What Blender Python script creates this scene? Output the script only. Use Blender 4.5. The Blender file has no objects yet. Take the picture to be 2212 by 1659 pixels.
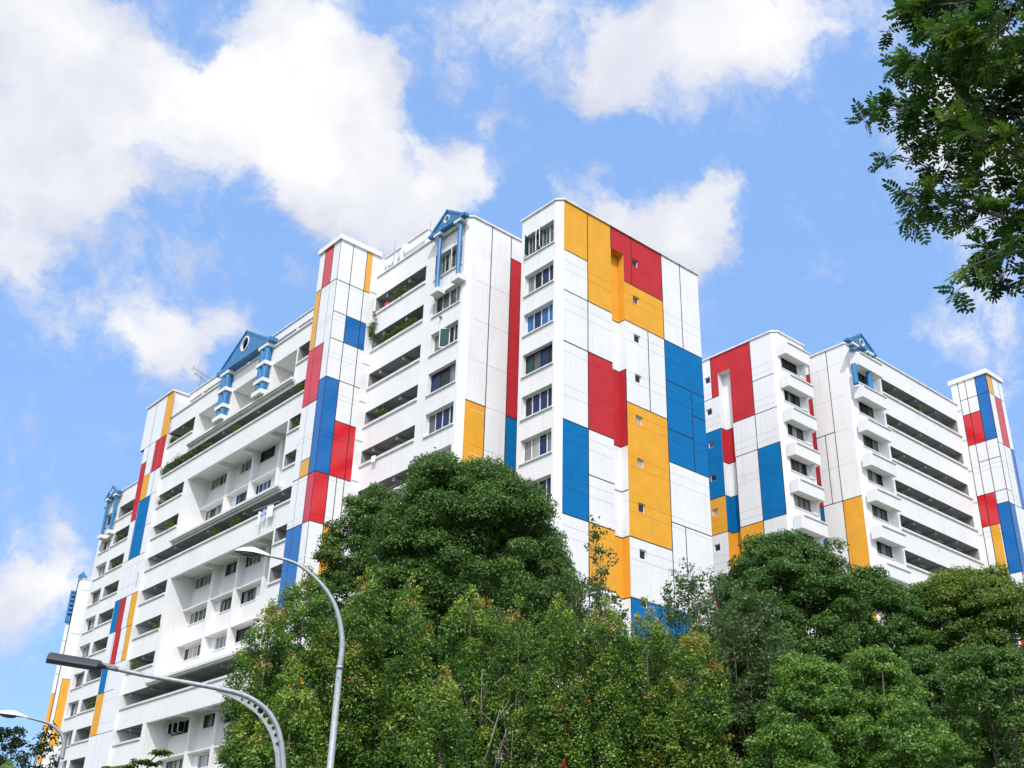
import bpy, math, random
import numpy as np
from mathutils import Vector, Matrix
random.seed(7)
rng = np.random.default_rng(11)
C = bpy.context.scene.collection
sc = bpy.context.scene
R = math.radians

# ------------------------------------------------------------------ camera
CAM = Vector((0, 0, 1.6))
AX = Vector((0.75412492, -0.65618836, 0.02669144))      # right
AY = Vector((-0.31550866, -0.32635428, 0.89103713))     # up
AZ = Vector((0.57597733, 0.68037469, 0.453145))         # forward
cam = bpy.data.cameras.new('camera'); camo = bpy.data.objects.new('camera', cam); C.objects.link(camo)
cam.sensor_width = 36; cam.lens = 39.294; cam.clip_end = 3000
camo.matrix_world = Matrix(((AX.x, AY.x, -AZ.x, CAM.x), (AX.y, AY.y, -AZ.y, CAM.y), (AX.z, AY.z, -AZ.z, CAM.z), (0, 0, 0, 1)))
sc.camera = camo
FD = 4331.07 / 3968 * 2212                               # focal length in photo pixels (2212 wide)
def ray(px, py):
    return (AX * (px - 1106) - AY * (py - 829.5) + AZ * FD).normalized()
def at(px, py, dist):                                    # a point of the place, dist metres away over the ground
    d = ray(px, py); return CAM + d * (dist / math.hypot(d.x, d.y))

# ------------------------------------------------------------------ sun and sky
SUN = Vector((-1.0, -1.15, 1.55)).normalized()
sun = bpy.data.lights.new('sun', 'SUN'); sun.energy = 2.1; sun.angle = R(0.9); sun.color = (1, .96, .90)
suno = bpy.data.objects.new('sun', sun); C.objects.link(suno); suno.location = (-30, -30, 60)
suno.rotation_euler = SUN.to_track_quat('Z', 'Y').to_euler()
EL = math.asin(SUN.z); AZM = math.atan2(SUN.x, SUN.y)

world = bpy.data.worlds.new('World'); sc.world = world; world.use_nodes = True
nt = world.node_tree; nt.nodes.clear()
def N(t, **k):
    n = nt.nodes.new(t)
    for a, b in k.items(): setattr(n, a, b)
    return n
def L(a, b): nt.links.new(a, b)
def vmath(op, a, b=None, s=None):
    n = N('ShaderNodeVectorMath', operation=op)
    for i, v in enumerate((a, b)):
        if v is None: continue
        if isinstance(v, (tuple, Vector)): n.inputs[i].default_value = tuple(v)
        else: L(v, n.inputs[i])
    if s is not None: n.inputs['Scale'].default_value = s
    return n
def fm(op, a, b=None, c=None, clamp=False):
    n = N('ShaderNodeMath', operation=op); n.use_clamp = clamp
    for i, v in enumerate((a, b, c)):
        if v is None: continue
        if isinstance(v, (int, float)): n.inputs[i].default_value = v
        else: L(v, n.inputs[i])
    return n.outputs[0]
sky = N('ShaderNodeTexSky'); sky.sky_type = 'NISHITA'; sky.sun_disc = False
sky.sun_elevation = EL; sky.sun_rotation = AZM; sky.air_density = 1.0; sky.dust_density = .3; sky.ozone_density = 3.0
tc = N('ShaderNodeTexCoord'); nrm = vmath('NORMALIZE', tc.outputs['Generated']).outputs[0]
def noise(vec, scale, detail, rough=.55, dist=0):
    n = N('ShaderNodeTexNoise'); n.inputs['Scale'].default_value = scale; n.inputs['Detail'].default_value = detail
    n.inputs['Roughness'].default_value = rough; n.inputs['Distortion'].default_value = dist; L(vec, n.inputs['Vector']); return n
wn = noise(nrm, 6.0, 9, .62)
wv = vmath('SCALE', vmath('SUBTRACT', wn.outputs['Color'], (.5, .5, .5)).outputs[0], s=.13).outputs[0]
wp = vmath('ADD', nrm, wv).outputs[0]
# cloud masses: x, y (photo pixels), radius (pixels), weight  -> directions of the sky
CL = [(560,20,110,.9),(690,40,140,1),(640,170,150,1),(760,150,120,1),(560,230,150,1),(700,300,150,1.1),(830,250,110,1),(860,360,110,1),(700,400,110,.9),
      (960,400,110,1),(1040,370,80,.8),(780,480,100,.85),(900,500,110,.8),(640,330,110,.9),(470,200,120,.9),(1085,300,42,.6),(1130,315,35,.5),
      (390,140,90,.6),(290,90,150,.62),(330,230,150,.62),(150,90,180,.68),(60,200,170,.68),(180,300,150,.62),(60,360,130,.62),(230,380,80,.5),(90,30,150,.7),
      (860,120,70,.5),(1330,130,110,.62),(1100,40,140,.62),(1250,90,130,.62),(1450,70,170,.68),(1600,50,170,.68),(1780,30,140,.7),(960,60,120,.45),(1650,140,100,.55),(1400,170,70,.55),(1300,185,60,.5),(1500,10,200,.5),
      (1480,430,100,.85),(1390,450,100,.85),(1300,450,80,.7),(1450,540,90,.6),(1545,390,70,.8),(1520,500,90,.75),(1440,520,80,.6),(1580,340,40,.5),(1230,420,40,.4),
      (300,690,90,.8),(400,730,100,.75),(500,690,70,.7),(250,750,70,.6),(350,790,80,.6),(560,760,60,.4),
      (40,560,90,.5),(0,480,100,.5),(60,1230,130,.95),(160,1290,90,.85),(20,1330,100,.9),(180,1190,60,.7),(150,1110,70,.55),(30,1110,50,.4),
      (2000,240,130,.8),(2100,420,150,.8),(2150,200,160,.8),(2100,640,80,.45),(2180,770,90,.6),(2060,730,70,.45),(2190,660,70,.45),(1960,700,60,.3),(2150,860,60,.3),
      (1010,210,40,.35),(1100,260,50,.35),(250,520,260,.26),(100,700,150,.2),(500,560,140,.16),(150,400,180,.35),(60,480,140,.3),(600,600,200,.18),(120,700,160,.25),(420,300,150,.25),(1500,250,200,.10),(1800,150,160,.15),(1150,200,120,.12),(1300,360,70,.2),(650,620,50,.35),(430,560,120,.12),(200,470,120,.2)]
acc = None
for x, y, r, w in CL:
    c = ray(x, y); d = N('ShaderNodeVectorMath', operation='DISTANCE'); L(wp, d.inputs[0]); d.inputs[1].default_value = tuple(c)
    m = N('ShaderNodeMapRange', interpolation_type='SMOOTHSTEP'); L(d.outputs['Value'], m.inputs['Value'])
    rr = r * 1.5 / FD * .87; m.inputs['From Min'].default_value = 0; m.inputs['From Max'].default_value = rr
    m.inputs['To Min'].default_value = w; m.inputs['To Max'].default_value = 0
    acc = m.outputs[0] if acc is None else fm('ADD', acc, m.outputs[0])
# clouds over the rest of the sky, behind and beside the viewer
bn = noise(nrm, 2.2, 6, .6)
dotf = N('ShaderNodeVectorMath', operation='DOT_PRODUCT'); L(nrm, dotf.inputs[0]); dotf.inputs[1].default_value = tuple(AZ)
outside = N('ShaderNodeMapRange'); L(dotf.outputs['Value'], outside.inputs['Value']); outside.inputs['From Min'].default_value = .80; outside.inputs['From Max'].default_value = .62
outside.inputs['To Min'].default_value = 0; outside.inputs['To Max'].default_value = 1
rest = fm('MULTIPLY', fm('MULTIPLY', fm('SUBTRACT', bn.outputs['Fac'], .36), 5.0, clamp=True), outside.outputs[0])
acc = fm('ADD', acc, rest)
fine = noise(wp, 11, 12, .66, .25); fine2 = noise(wp, 38, 8, .65)
den = fm('ADD', fm('ADD', fm('MULTIPLY', fm('SUBTRACT', fine.outputs['Fac'], .5), 2.5), fm('MULTIPLY', fm('SUBTRACT', fine2.outputs['Fac'], .5), 1.3)), fm('MULTIPLY', acc, 1.0))
mask = N('ShaderNodeMapRange', interpolation_type='SMOOTHSTEP'); L(den, mask.inputs['Value'])
mask.inputs['From Min'].default_value = .10; mask.inputs['From Max'].default_value = 1.12
shade = noise(wp, 7, 6, .55)
cr = N('ShaderNodeValToRGB'); L(fm('ADD', fm('MULTIPLY', shade.outputs['Fac'], 1.0), fm('MULTIPLY', acc, .16)), cr.inputs[0])
cr.color_ramp.elements[0].position = .44; cr.color_ramp.elements[0].color = (.66, .70, .87, 1)
cr.color_ramp.elements[1].position = .86; cr.color_ramp.elements[1].color = (1.10, 1.10, 1.11, 1)
skyc = N('ShaderNodeMixRGB', blend_type='MIX'); skyc.inputs[0].default_value = .74; L(sky.outputs[0], skyc.inputs[1]); skyc.inputs[2].default_value = (1.46, 2.62, 5.0, 1)   # hazy tropical blue over the clear-air sky
sb = N('ShaderNodeBackground'); L(skyc.outputs[0], sb.inputs[0]); sb.inputs[1].default_value = .15
cb = N('ShaderNodeBackground'); L(cr.outputs[0], cb.inputs[0]); 
sg = N('ShaderNodeVectorMath', operation='DOT_PRODUCT'); L(nrm, sg.inputs[0]); sg.inputs[1].default_value = tuple(SUN)      # extra glow added to unseen clouds round the sun, to soften the light
sr = N('ShaderNodeMapRange', interpolation_type='SMOOTHSTEP'); L(sg.outputs['Value'], sr.inputs['Value']); sr.inputs['From Min'].default_value = .25; sr.inputs['From Max'].default_value = 1; sr.inputs['To Min'].default_value = .66; sr.inputs['To Max'].default_value = 2.1
L(sr.outputs[0], cb.inputs[1])
mx = N('ShaderNodeMixShader'); L(mask.outputs[0], mx.inputs[0]); L(sb.outputs[0], mx.inputs[1]); L(cb.outputs[0], mx.inputs[2])
wo = N('ShaderNodeOutputWorld'); L(mx.outputs[0], wo.inputs[0])
sc.view_settings.view_transform = 'Standard'; sc.view_settings.look = 'None'; sc.view_settings.exposure = 0.50; sc.view_settings.gamma = 1

# ------------------------------------------------------------------ materials
MT = {}
def mat(name, col, rough=.7, spec=.4, metal=0, coat=0, var=0.0, vscale=3.0, bump=0.0, bscale=30, streak=0.0, emit=None):
    m = bpy.data.materials.new(name); m.use_nodes = True; t = m.node_tree; b = t.nodes['Principled BSDF']
    b.inputs['Base Color'].default_value = (*col, 1); b.inputs['Roughness'].default_value = rough
    b.inputs['Specular IOR Level'].default_value = spec; b.inputs['Metallic'].default_value = metal
    if coat: b.inputs['Coat Weight'].default_value = coat; b.inputs['Coat Roughness'].default_value = .12
    g = t.nodes.new('ShaderNodeNewGeometry')
    if var or streak:
        n = t.nodes.new('ShaderNodeTexNoise'); n.inputs['Scale'].default_value = vscale; n.inputs['Detail'].default_value = 6
        t.links.new(g.outputs['Position'], n.inputs['Vector'])
        r = t.nodes.new('ShaderNodeMapRange'); t.links.new(n.outputs['Fac'], r.inputs['Value'])
        r.inputs['From Min'].default_value = .3; r.inputs['From Max'].default_value = .7
        r.inputs['To Min'].default_value = 1 - var; r.inputs['To Max'].default_value = 1 + var * .5
        v = r.outputs[0]
        if streak:
            mp = t.nodes.new('ShaderNodeMapping'); mp.inputs['Scale'].default_value = (2.2, 2.2, .16); t.links.new(g.outputs['Position'], mp.inputs['Vector'])
            n2 = t.nodes.new('ShaderNodeTexNoise'); n2.inputs['Scale'].default_value = 1.6; n2.inputs['Detail'].default_value = 7; n2.inputs['Roughness'].default_value = .7
            t.links.new(mp.outputs[0], n2.inputs['Vector'])
            r2 = t.nodes.new('ShaderNodeMapRange'); t.links.new(n2.outputs['Fac'], r2.inputs['Value'])
            r2.inputs['From Min'].default_value = .52; r2.inputs['From Max'].default_value = .78; r2.inputs['To Min'].default_value = 1; r2.inputs['To Max'].default_value = 1 - streak
            mu = t.nodes.new('ShaderNodeMath'); mu.operation = 'MULTIPLY'; t.links.new(v, mu.inputs[0]); t.links.new(r2.outputs[0], mu.inputs[1]); v = mu.outputs[0]
        mm = t.nodes.new('ShaderNodeVectorMath'); mm.operation = 'SCALE'; mm.inputs[0].default_value = col; t.links.new(v, mm.inputs['Scale'])
        t.links.new(mm.outputs[0], b.inputs['Base Color'])
    if bump:
        n = t.nodes.new('ShaderNodeTexNoise'); n.inputs['Scale'].default_value = bscale; n.inputs['Detail'].default_value = 5
        t.links.new(g.outputs['Position'], n.inputs['Vector'])
        bu = t.nodes.new('ShaderNodeBump'); bu.inputs['Strength'].default_value = bump; bu.inputs['Distance'].default_value = .02
        t.links.new(n.outputs['Fac'], bu.inputs['Height']); t.links.new(bu.outputs[0], b.inputs['Normal'])
    MT[name] = m; return m
mat('white_paint', (.77, .755, .738), .78, .15, var=.05, vscale=.5, bump=.3, bscale=14, streak=.15)
mat('trim_paint', (.70, .69, .67), .7, .3, var=.10, vscale=1.5, streak=.30)
mat('red_paint', (.50, .028, .036), .75, .18, var=.10, vscale=1.2, streak=.10, bump=.25, bscale=14)
mat('blue_paint', (.001, .150, .385), .75, .15, var=.09, vscale=1.2, streak=.10, bump=.25, bscale=14)
mat('orange_paint', (.76, .355, .035), .75, .2, var=.08, vscale=1.2, streak=.10, bump=.25, bscale=14)
mat('white_panel', (.77, .76, .75), .3, .5, var=.03)
mat('red_panel', (.60, .012, .020), .28, .5, coat=.5, var=.04)
mat('blue_panel', (.001, .125, .39), .3, .4, coat=.3, var=.04)
mat('yellow_panel', (.72, .34, .018), .3, .5, coat=.4, var=.04)
mat('joint_black', (.012, .012, .014), .6)
mat('joint_grey', (.33, .33, .35), .7)
mat('orange_joint', (.40, .19, .02), .7); mat('red_joint', (.22, .012, .015), .7); mat('blue_joint', (.003, .035, .14), .7)
mat('shade_grey', (.30, .30, .295), .9, .2, var=.15, vscale=1)  # pale paint greyed: the shade inside the deep openings is put into the colour
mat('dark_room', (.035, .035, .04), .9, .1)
mat('white_frame', (.74, .74, .74), .45)
mat('dark_frame', (.03, .03, .032), .4)
mat('dark_glass', (.016, .019, .023), .10, .32)
mat('blue_glass', (.008, .025, .085), .10, .35)
mat('green_glass', (.012, .055, .048), .10, .35)
mat('blue_metal', (.006, .16, .38), .35, .5, coat=.3, var=.12, vscale=2)
mat('galvanized_steel', (.36, .38, .39), .5, .5, metal=.4, var=.22, vscale=14)
mat('old_steel', (.22, .22, .23), .6, .4, metal=.4, var=.15, vscale=20)
mat('lamp_shell_dark', (.020, .021, .028), .5, .4, var=.25, vscale=14)
mat('lamp_shell_white', (.72, .74, .75), .35, .5)
mat('lamp_lens', (.10, .11, .12), .12, .8)
mat('terracotta', (.35, .11, .06), .8)
mat('red_cloth', (.55, .04, .05), .9); mat('white_cloth', (.82, .84, .88), .9); mat('blue_cloth', (.25, .35, .75), .9); mat('dark_cloth', (.06, .06, .06), .95)
mat('flower_red', (.70, .06, .03), .7)
mat('bark', (.13, .105, .08), .9, .2, var=.35, vscale=8, bump=.5, bscale=25)
mat('pale_bark', (.26, .235, .20), .9, .2, var=.3, vscale=8)
mat('asphalt', (.05, .05, .05), .9, var=.2); mat('grass_ground', (.045, .08, .02), .95, var=.4, vscale=.5)
# curtains: fold shading put into the colour as darker upright streaks
def curtain_mat(name, col):
    m = bpy.data.materials.new(name); m.use_nodes = True; t = m.node_tree; b = t.nodes['Principled BSDF']; b.inputs['Roughness'].default_value = .25
    g = t.nodes.new('ShaderNodeNewGeometry'); mp = t.nodes.new('ShaderNodeMapping'); mp.inputs['Scale'].default_value = (9, 9, .25)
    n = t.nodes.new('ShaderNodeTexNoise'); n.inputs['Scale'].default_value = 1.0; n.inputs['Detail'].default_value = 3
    t.links.new(g.outputs['Position'], mp.inputs[0]); t.links.new(mp.outputs[0], n.inputs['Vector'])
    c = t.nodes.new('ShaderNodeValToRGB'); c.color_ramp.elements[0].position = .35; c.color_ramp.elements[1].position = .65
    c.color_ramp.elements[0].color = (col[0] * .45, col[1] * .45, col[2] * .45, 1); c.color_ramp.elements[1].color = (*col, 1)
    t.links.new(n.outputs['Fac'], c.inputs[0]); t.links.new(c.outputs[0], b.inputs['Base Color']); MT[name] = m
curtain_mat('grey_curtain', (.26, .26, .25)); curtain_mat('pale_curtain', (.48, .48, .46)); curtain_mat('dark_curtain', (.11, .11, .11)); curtain_mat('blue_curtain', (.03, .16, .38))
def leaf_mat(name, cols, trans=.32, rough=.5):
    m = bpy.data.materials.new(name); m.use_nodes = True; t = m.node_tree; b = t.nodes['Principled BSDF']; b.inputs['Roughness'].default_value = rough
    b.inputs['Specular IOR Level'].default_value = .42
    a = t.nodes.new('ShaderNodeAttribute'); a.attribute_name = 'kind'
    c = t.nodes.new('ShaderNodeValToRGB'); t.links.new(a.outputs['Fac'], c.inputs[0])
    el = c.color_ramp.elements
    while len(el) < len(cols): el.new(.5)
    for e, (p, col) in zip(el, cols): e.position = p; e.color = (*col, 1)
    t.links.new(c.outputs[0], b.inputs['Base Color'])
    tr = t.nodes.new('ShaderNodeBsdfTranslucent'); t.links.new(c.outputs[0], tr.inputs[0])
    mxs = t.nodes.new('ShaderNodeMixShader'); mxs.inputs[0].default_value = trans
    t.links.new(b.outputs[0], mxs.inputs[1]); t.links.new(tr.outputs[0], mxs.inputs[2]); t.links.new(mxs.outputs[0], t.nodes['Material Output'].inputs[0])
    MT[name] = m
leaf_mat('dark_leaf', [(0, (.024, .066, .012)), (.5, (.082, .175, .030)), (.85, (.18, .29, .05)), (1, (.25, .32, .06))], rough=.42)
leaf_mat('rose_apple_leaf', [(0, (.028, .080, .014)), (.33, (.075, .175, .030)), (.55, (.160, .28, .040)), (.74, (.31, .40, .060)), (.86, (.54, .31, .09)), (1, (.58, .17, .08))], rough=.42)
leaf_mat('bright_leaf', [(0, (.024, .072, .011)), (.45, (.095, .215, .030)), (.8, (.23, .36, .045)), (1, (.34, .41, .055))], rough=.42)
leaf_mat('yellow_leaf', [(0, (.024, .066, .010)), (.45, (.078, .165, .022)), (.75, (.24, .29, .030)), (1, (.46, .40, .04))], rough=.42)
leaf_mat('feather_leaf', [(0, (.04, .09, .024)), (.6, (.10, .18, .05)), (.92, (.17, .25, .07)), (1, (.45, .08, .05))], .35)
leaf_mat('overhead_leaf', [(0, (.014, .040, .008)), (.5, (.040, .105, .014)), (.85, (.11, .23, .018)), (1, (.22, .34, .02))], .38, .45)
leaf_mat('far_leaf', [(0, (.010, .026, .010)), (.6, (.022, .05, .016)), (1, (.05, .09, .02))])
leaf_mat('pot_leaf', [(0, (.02, .05, .01)), (.5, (.07, .15, .02)), (1, (.20, .27, .04))], .3)

# ------------------------------------------------------------------ mesh helpers
class MB:
    def __init__(s): s.v = []; s.f = []; s.m = []; s.mats = []
    def mi(s, m):
        if m not in s.mats: s.mats.append(m)
        return s.mats.index(m)
    def quad(s, pts, m):
        i = len(s.v); s.v += [tuple(p) for p in pts]; s.f.append(tuple(range(i, i + len(pts)))); s.m.append(s.mi(m))
    def box(s, a, b, m):
        x0, y0, z0 = a; x1, y1, z1 = b
        s.hexa([(x0,y0,z0),(x1,y0,z0),(x1,y1,z0),(x0,y1,z0),(x0,y0,z1),(x1,y0,z1),(x1,y1,z1),(x0,y1,z1)], m)
    def hexa(s, p, m):
        i = len(s.v); s.v += [tuple(q) for q in p]; k = s.mi(m)
        for f in ((0,3,2,1),(4,5,6,7),(0,1,5,4),(1,2,6,5),(2,3,7,6),(3,0,4,7)): s.f.append(tuple(i + j for j in f)); s.m.append(k)
    def prism(s, poly, off, m):                 # poly: list of points, off: vector
        n = len(poly); i = len(s.v); o = Vector(off); s.v += [tuple(p) for p in poly] + [tuple(Vector(p) + o) for p in poly]; k = s.mi(m)
        s.f.append(tuple(range(i, i + n))); s.m.append(k); s.f.append(tuple(range(i + 2 * n - 1, i + n - 1, -1))); s.m.append(k)
        for j in range(n): s.f.append((i + j, i + (j + 1) % n, i + n + (j + 1) % n, i + n + j)); s.m.append(k)
    def tube(s, pts, rads, m, n=8, cap=True):
        pts = [Vector(p) for p in pts]; k = s.mi(m); i0 = len(s.v); up = Vector((0, 0, 1))
        if isinstance(rads, (int, float)): rads = [rads] * len(pts)
        prev = None
        for j, p in enumerate(pts):
            d = (pts[min(j + 1, len(pts) - 1)] - pts[max(j - 1, 0)]).normalized()
            if prev is None: a = d.cross(up if abs(d.z) < .9 else Vector((1, 0, 0))).normalized()
            else: a = (prev - d * prev.dot(d)).normalized()
            prev = a; b = d.cross(a)
            for q in range(n):
                t = 2 * math.pi * q / n; s.v.append(tuple(p + (a * math.cos(t) + b * math.sin(t)) * rads[j]))
        for j in range(len(pts) - 1):
            for q in range(n):
                a_ = i0 + j * n + q; b_ = i0 + j * n + (q + 1) % n; s.f.append((a_, b_, b_ + n, a_ + n)); s.m.append(k)
        if cap:
            s.f.append(tuple(i0 + q for q in range(n))[::-1]); s.m.append(k); e = i0 + (len(pts) - 1) * n; s.f.append(tuple(e + q for q in range(n))); s.m.append(k)
    def build(s, name, parent=None, smooth=False):
        me = bpy.data.meshes.new(name); me.from_pydata(s.v, [], s.f)
        for m in s.mats: me.materials.append(MT[m])
        me.polygons.foreach_set('material_index', s.m)
        if smooth: me.polygons.foreach_set('use_smooth', [True] * len(s.f))
        me.update(); o = bpy.data.objects.new(name, me); C.objects.link(o)
        if parent: o.parent = parent; o.matrix_parent_inverse = Matrix.Translation(-LOC.get(parent.name, Vector((0, 0, 0))))
        return o
LOC = {}
def tag(o, label, cat, group=None, kind=None):
    if label: o['label'] = label
    if cat: o['category'] = cat
    if group: o['group'] = group
    if kind: o['kind'] = kind
    return o
def thing(name, label, cat, loc, group=None):
    o = bpy.data.objects.new(name, None); C.objects.link(o); o.location = loc; o.empty_display_size = .3; LOC[o.name] = Vector(loc)
    return tag(o, label, cat, group)

class Frame:                                     # a wall plane: u along, z up, d inward
    def __init__(s, O, U, Nn): s.O = Vector(O); s.U = Vector(U); s.N = Vector(Nn)
    def p(s, u, z, d=0): return s.O + s.U * u + Vector((0, 0, z)) - s.N * d
    def box(s, mb, u0, u1, z0, z1, d0, d1, m):
        mb.hexa([s.p(u0,z0,d0),s.p(u1,z0,d0),s.p(u1,z0,d1),s.p(u0,z0,d1),s.p(u0,z1,d0),s.p(u1,z1,d0),s.p(u1,z1,d1),s.p(u0,z1,d1)], m)
    def quad(s, mb, u0, u1, z0, z1, d, m): mb.quad([s.p(u0,z0,d),s.p(u1,z0,d),s.p(u1,z1,d),s.p(u0,z1,d)], m)
def FX(x): return Frame((x, 0, 0), (0, 1, 0), (-1, 0, 0))      # faces -X, u = Y
def FY(y): return Frame((0, y, 0), (1, 0, 0), (0, -1, 0))      # faces -Y, u = X
def facade(mb, F, u0, u1, z0, z1, holes=(), paints=(), base='white_paint'):
    """holes: (u0,u1,z0,z1,depth,reveal material,back material or None)"""
    us = sorted({u0, u1, *[min(max(h[i], u0), u1) for h in holes for i in (0, 1)], *[min(max(h[i], u0), u1) for h in paints for i in (0, 1)]})
    zs = sorted({z0, z1, *[min(max(h[i], z0), z1) for h in holes for i in (2, 3)], *[min(max(h[i], z0), z1) for h in paints for i in (2, 3)]})
    for i in range(len(us) - 1):
        for j in range(len(zs) - 1):
            cu = (us[i] + us[i+1]) / 2; cz = (zs[j] + zs[j+1]) / 2
            if us[i+1] - us[i] < 1e-4 or zs[j+1] - zs[j] < 1e-4: continue
            if any(h[0] < cu < h[1] and h[2] < cz < h[3] for h in holes): continue
            m = base
            for q in paints:
                if q[0] < cu < q[1] and q[2] < cz < q[3]: m = q[4]
            F.quad(mb, us[i], us[i+1], zs[j], zs[j+1], 0, m)
    for a, b, c, d, dep, rm, bm in holes:
        mb.quad([F.p(a,c,0),F.p(a,d,0),F.p(a,d,dep),F.p(a,c,dep)], rm); mb.quad([F.p(b,c,0),F.p(b,d,0),F.p(b,d,dep),F.p(b,c,dep)], rm)
        mb.quad([F.p(a,d,0),F.p(b,d,0),F.p(b,d,dep),F.p(a,d,dep)], rm); mb.quad([F.p(a,c,0),F.p(b,c,0),F.p(b,c,dep),F.p(a,c,dep)], rm)
        if bm: F.quad(mb, a, b, c, d, dep, bm)
def lines(mb, F, hs=(), vs=(), w=.06, m='joint_black', proud=.008):
    for u0, u1, z in hs: F.box(mb, u0, u1, z - w/2, z + w/2, -proud, .002, m)
    for u, z0, z1 in vs: F.box(mb, u - w/2, u + w/2, z0, z1, -proud - .002, .002, m)
GJ = {'white_paint': 'joint_grey', 'white_panel': 'joint_grey', 'red_paint': 'red_joint', 'red_panel': 'red_joint', 'blue_paint': 'blue_joint', 'blue_panel': 'blue_joint', 'orange_paint': 'orange_joint', 'yellow_panel': 'orange_joint'}
def grooves(mb, F, spans, paints, w=.016, proud=.004):
    """shallow joints that run across the painted rectangles"""
    for u0, u1, z in spans:
        us = sorted({u0, u1, *[min(max(q[i], u0), u1) for q in paints for i in (0, 1)]})
        for a, c in zip(us, us[1:]):
            if c - a < .01: continue
            m = 'white_paint'
            for q in paints:
                if q[0] < (a + c) / 2 < q[1] and q[2] < z < q[3]: m = q[4]
            F.box(mb, a, c, z - w/2, z + w/2, -proud, .002, GJ[m])
def coping(parent, F, u0, u1, z, out=.10, h=.13, m='trim_paint', name='coping', din=.12):
    b = MB(); F.box(b, u0, u1, z - h, z, -out, din, m); F.box(b, u0 + .01, u1 - .01, z - h - .04, z - h - .001, -out * .5, .001, m); return b.build(name, parent)
WN = [0]
def window(parent, F, u0, u1, z0, z1, dep, n=3, frame='white_frame', panes=None, sill=True, name='window', sillw=.10, grille=False, open_leaf=None):
    WN[0] += 1; r = random.Random(WN[0] * 13 + 5)
    b = MB(); t = .05; f0 = dep - .07; f1 = dep - .02
    F.box(b, u0 + .002, u0 + t, z0 + .003, z1 - .003, f0, f1, frame); F.box(b, u1 - t, u1 - .002, z0 + .003, z1 - .003, f0, f1, frame)
    F.box(b, u0 + t, u1 - t, z1 - t, z1 - .003, f0, f1, frame); F.box(b, u0 + t, u1 - t, z0 + .003, z0 + t, f0, f1, frame)
    w = (u1 - u0) / n
    for i in range(1, n): F.box(b, u0 + w * i - .025, u0 + w * i + .025, z0 + t, z1 - t, f0 + .002, f1 + .001, frame)
    if grille:
        k = int((z1 - z0) / .17)
        for i in range(1, k): F.box(b, u0 + t, u1 - t, z0 + i * (z1 - z0) / k - .010, z0 + i * (z1 - z0) / k + .010, f0 + .035, f1 - .005, 'white_frame')
        for i in range(1, n * 2): F.box(b, u0 + i * w / 2 - .008, u0 + i * w / 2 + .008, z0 + t, z1 - t, f0 + .03, f1 - .002, 'white_frame')
    wo_ = b.build(name, parent)
    g = MB()
    for i in range(n):
        if panes: pm = panes[i % len(panes)]
        else: pm = r.choice(['dark_glass', 'dark_glass', 'dark_curtain', 'grey_curtain', 'dark_glass', 'blue_glass'])
        a = u0 + w * i + .02; e = u0 + w * (i + 1) - .02
        k = r.uniform(-.012, .012)                       # panes never sit perfectly flat
        g.quad([F.p(a, z0 + t, dep - .03 + k), F.p(e, z0 + t, dep - .03 - k), F.p(e, z1 - t, dep - .03 - k), F.p(a, z1 - t, dep - .03 + k)], pm)
    g.build('pane', wo_)
    if open_leaf is not None:
        for a, sgn, swing in open_leaf:                  # casements standing open: hinge u, direction, swing out in metres
            c = MB(); ww = w * .95; x0 = F.p(a, 0, f0 - .01); dv = F.U * sgn * math.cos(swing) * ww + F.N * math.sin(swing) * ww
            for (s0, s1, zz0, zz1) in ((0, .07, z0 + .06, z1 - .06), (.93, 1, z0 + .06, z1 - .06), (0.07, .93, z0 + .06, z0 + .11), (.07, .93, z1 - .11, z1 - .06)):
                p0 = x0 + dv * s0; p1 = x0 + dv * s1; nn = dv.cross(Vector((0, 0, 1))).normalized() * .02
                c.hexa([p0-nn+Vector((0,0,zz0)), p1-nn+Vector((0,0,zz0)), p1+nn+Vector((0,0,zz0)), p0+nn+Vector((0,0,zz0)), p0-nn+Vector((0,0,zz1)), p1-nn+Vector((0,0,zz1)), p1+nn+Vector((0,0,zz1)), p0+nn+Vector((0,0,zz1))], 'white_frame')
            p0 = x0 + dv * .07; p1 = x0 + dv * .93; c.quad([p0+Vector((0,0,z0+.1)), p1+Vector((0,0,z0+.1)), p1+Vector((0,0,z1-.1)), p0+Vector((0,0,z1-.1))], 'green_glass' if r.random() < .6 else 'dark_glass')
            c.build('casement', wo_)
    if sill:
        s_ = MB(); F.box(s_, u0 - .10, u1 + .06, z0 - .09, z0 - .003, -sillw, .02, 'trim_paint'); s_.build('sill', wo_)
    return wo_
def shell(mb, x0, x1, y0, y1, z0, z1, m='white_paint', skip=()):
    P = [Vector((x0,y0,z0)),Vector((x1,y0,z0)),Vector((x1,y1,z0)),Vector((x0,y1,z0)),Vector((x0,y0,z1)),Vector((x1,y0,z1)),Vector((x1,y1,z1)),Vector((x0,y1,z1))]
    for k, f in {'-y': (0,1,5,4), '+x': (1,2,6,5), '+y': (2,3,7,6), '-x': (3,0,4,7), 'top': (4,5,6,7)}.items():
        if k not in skip: mb.quad([P[i] for i in f], m)

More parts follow.
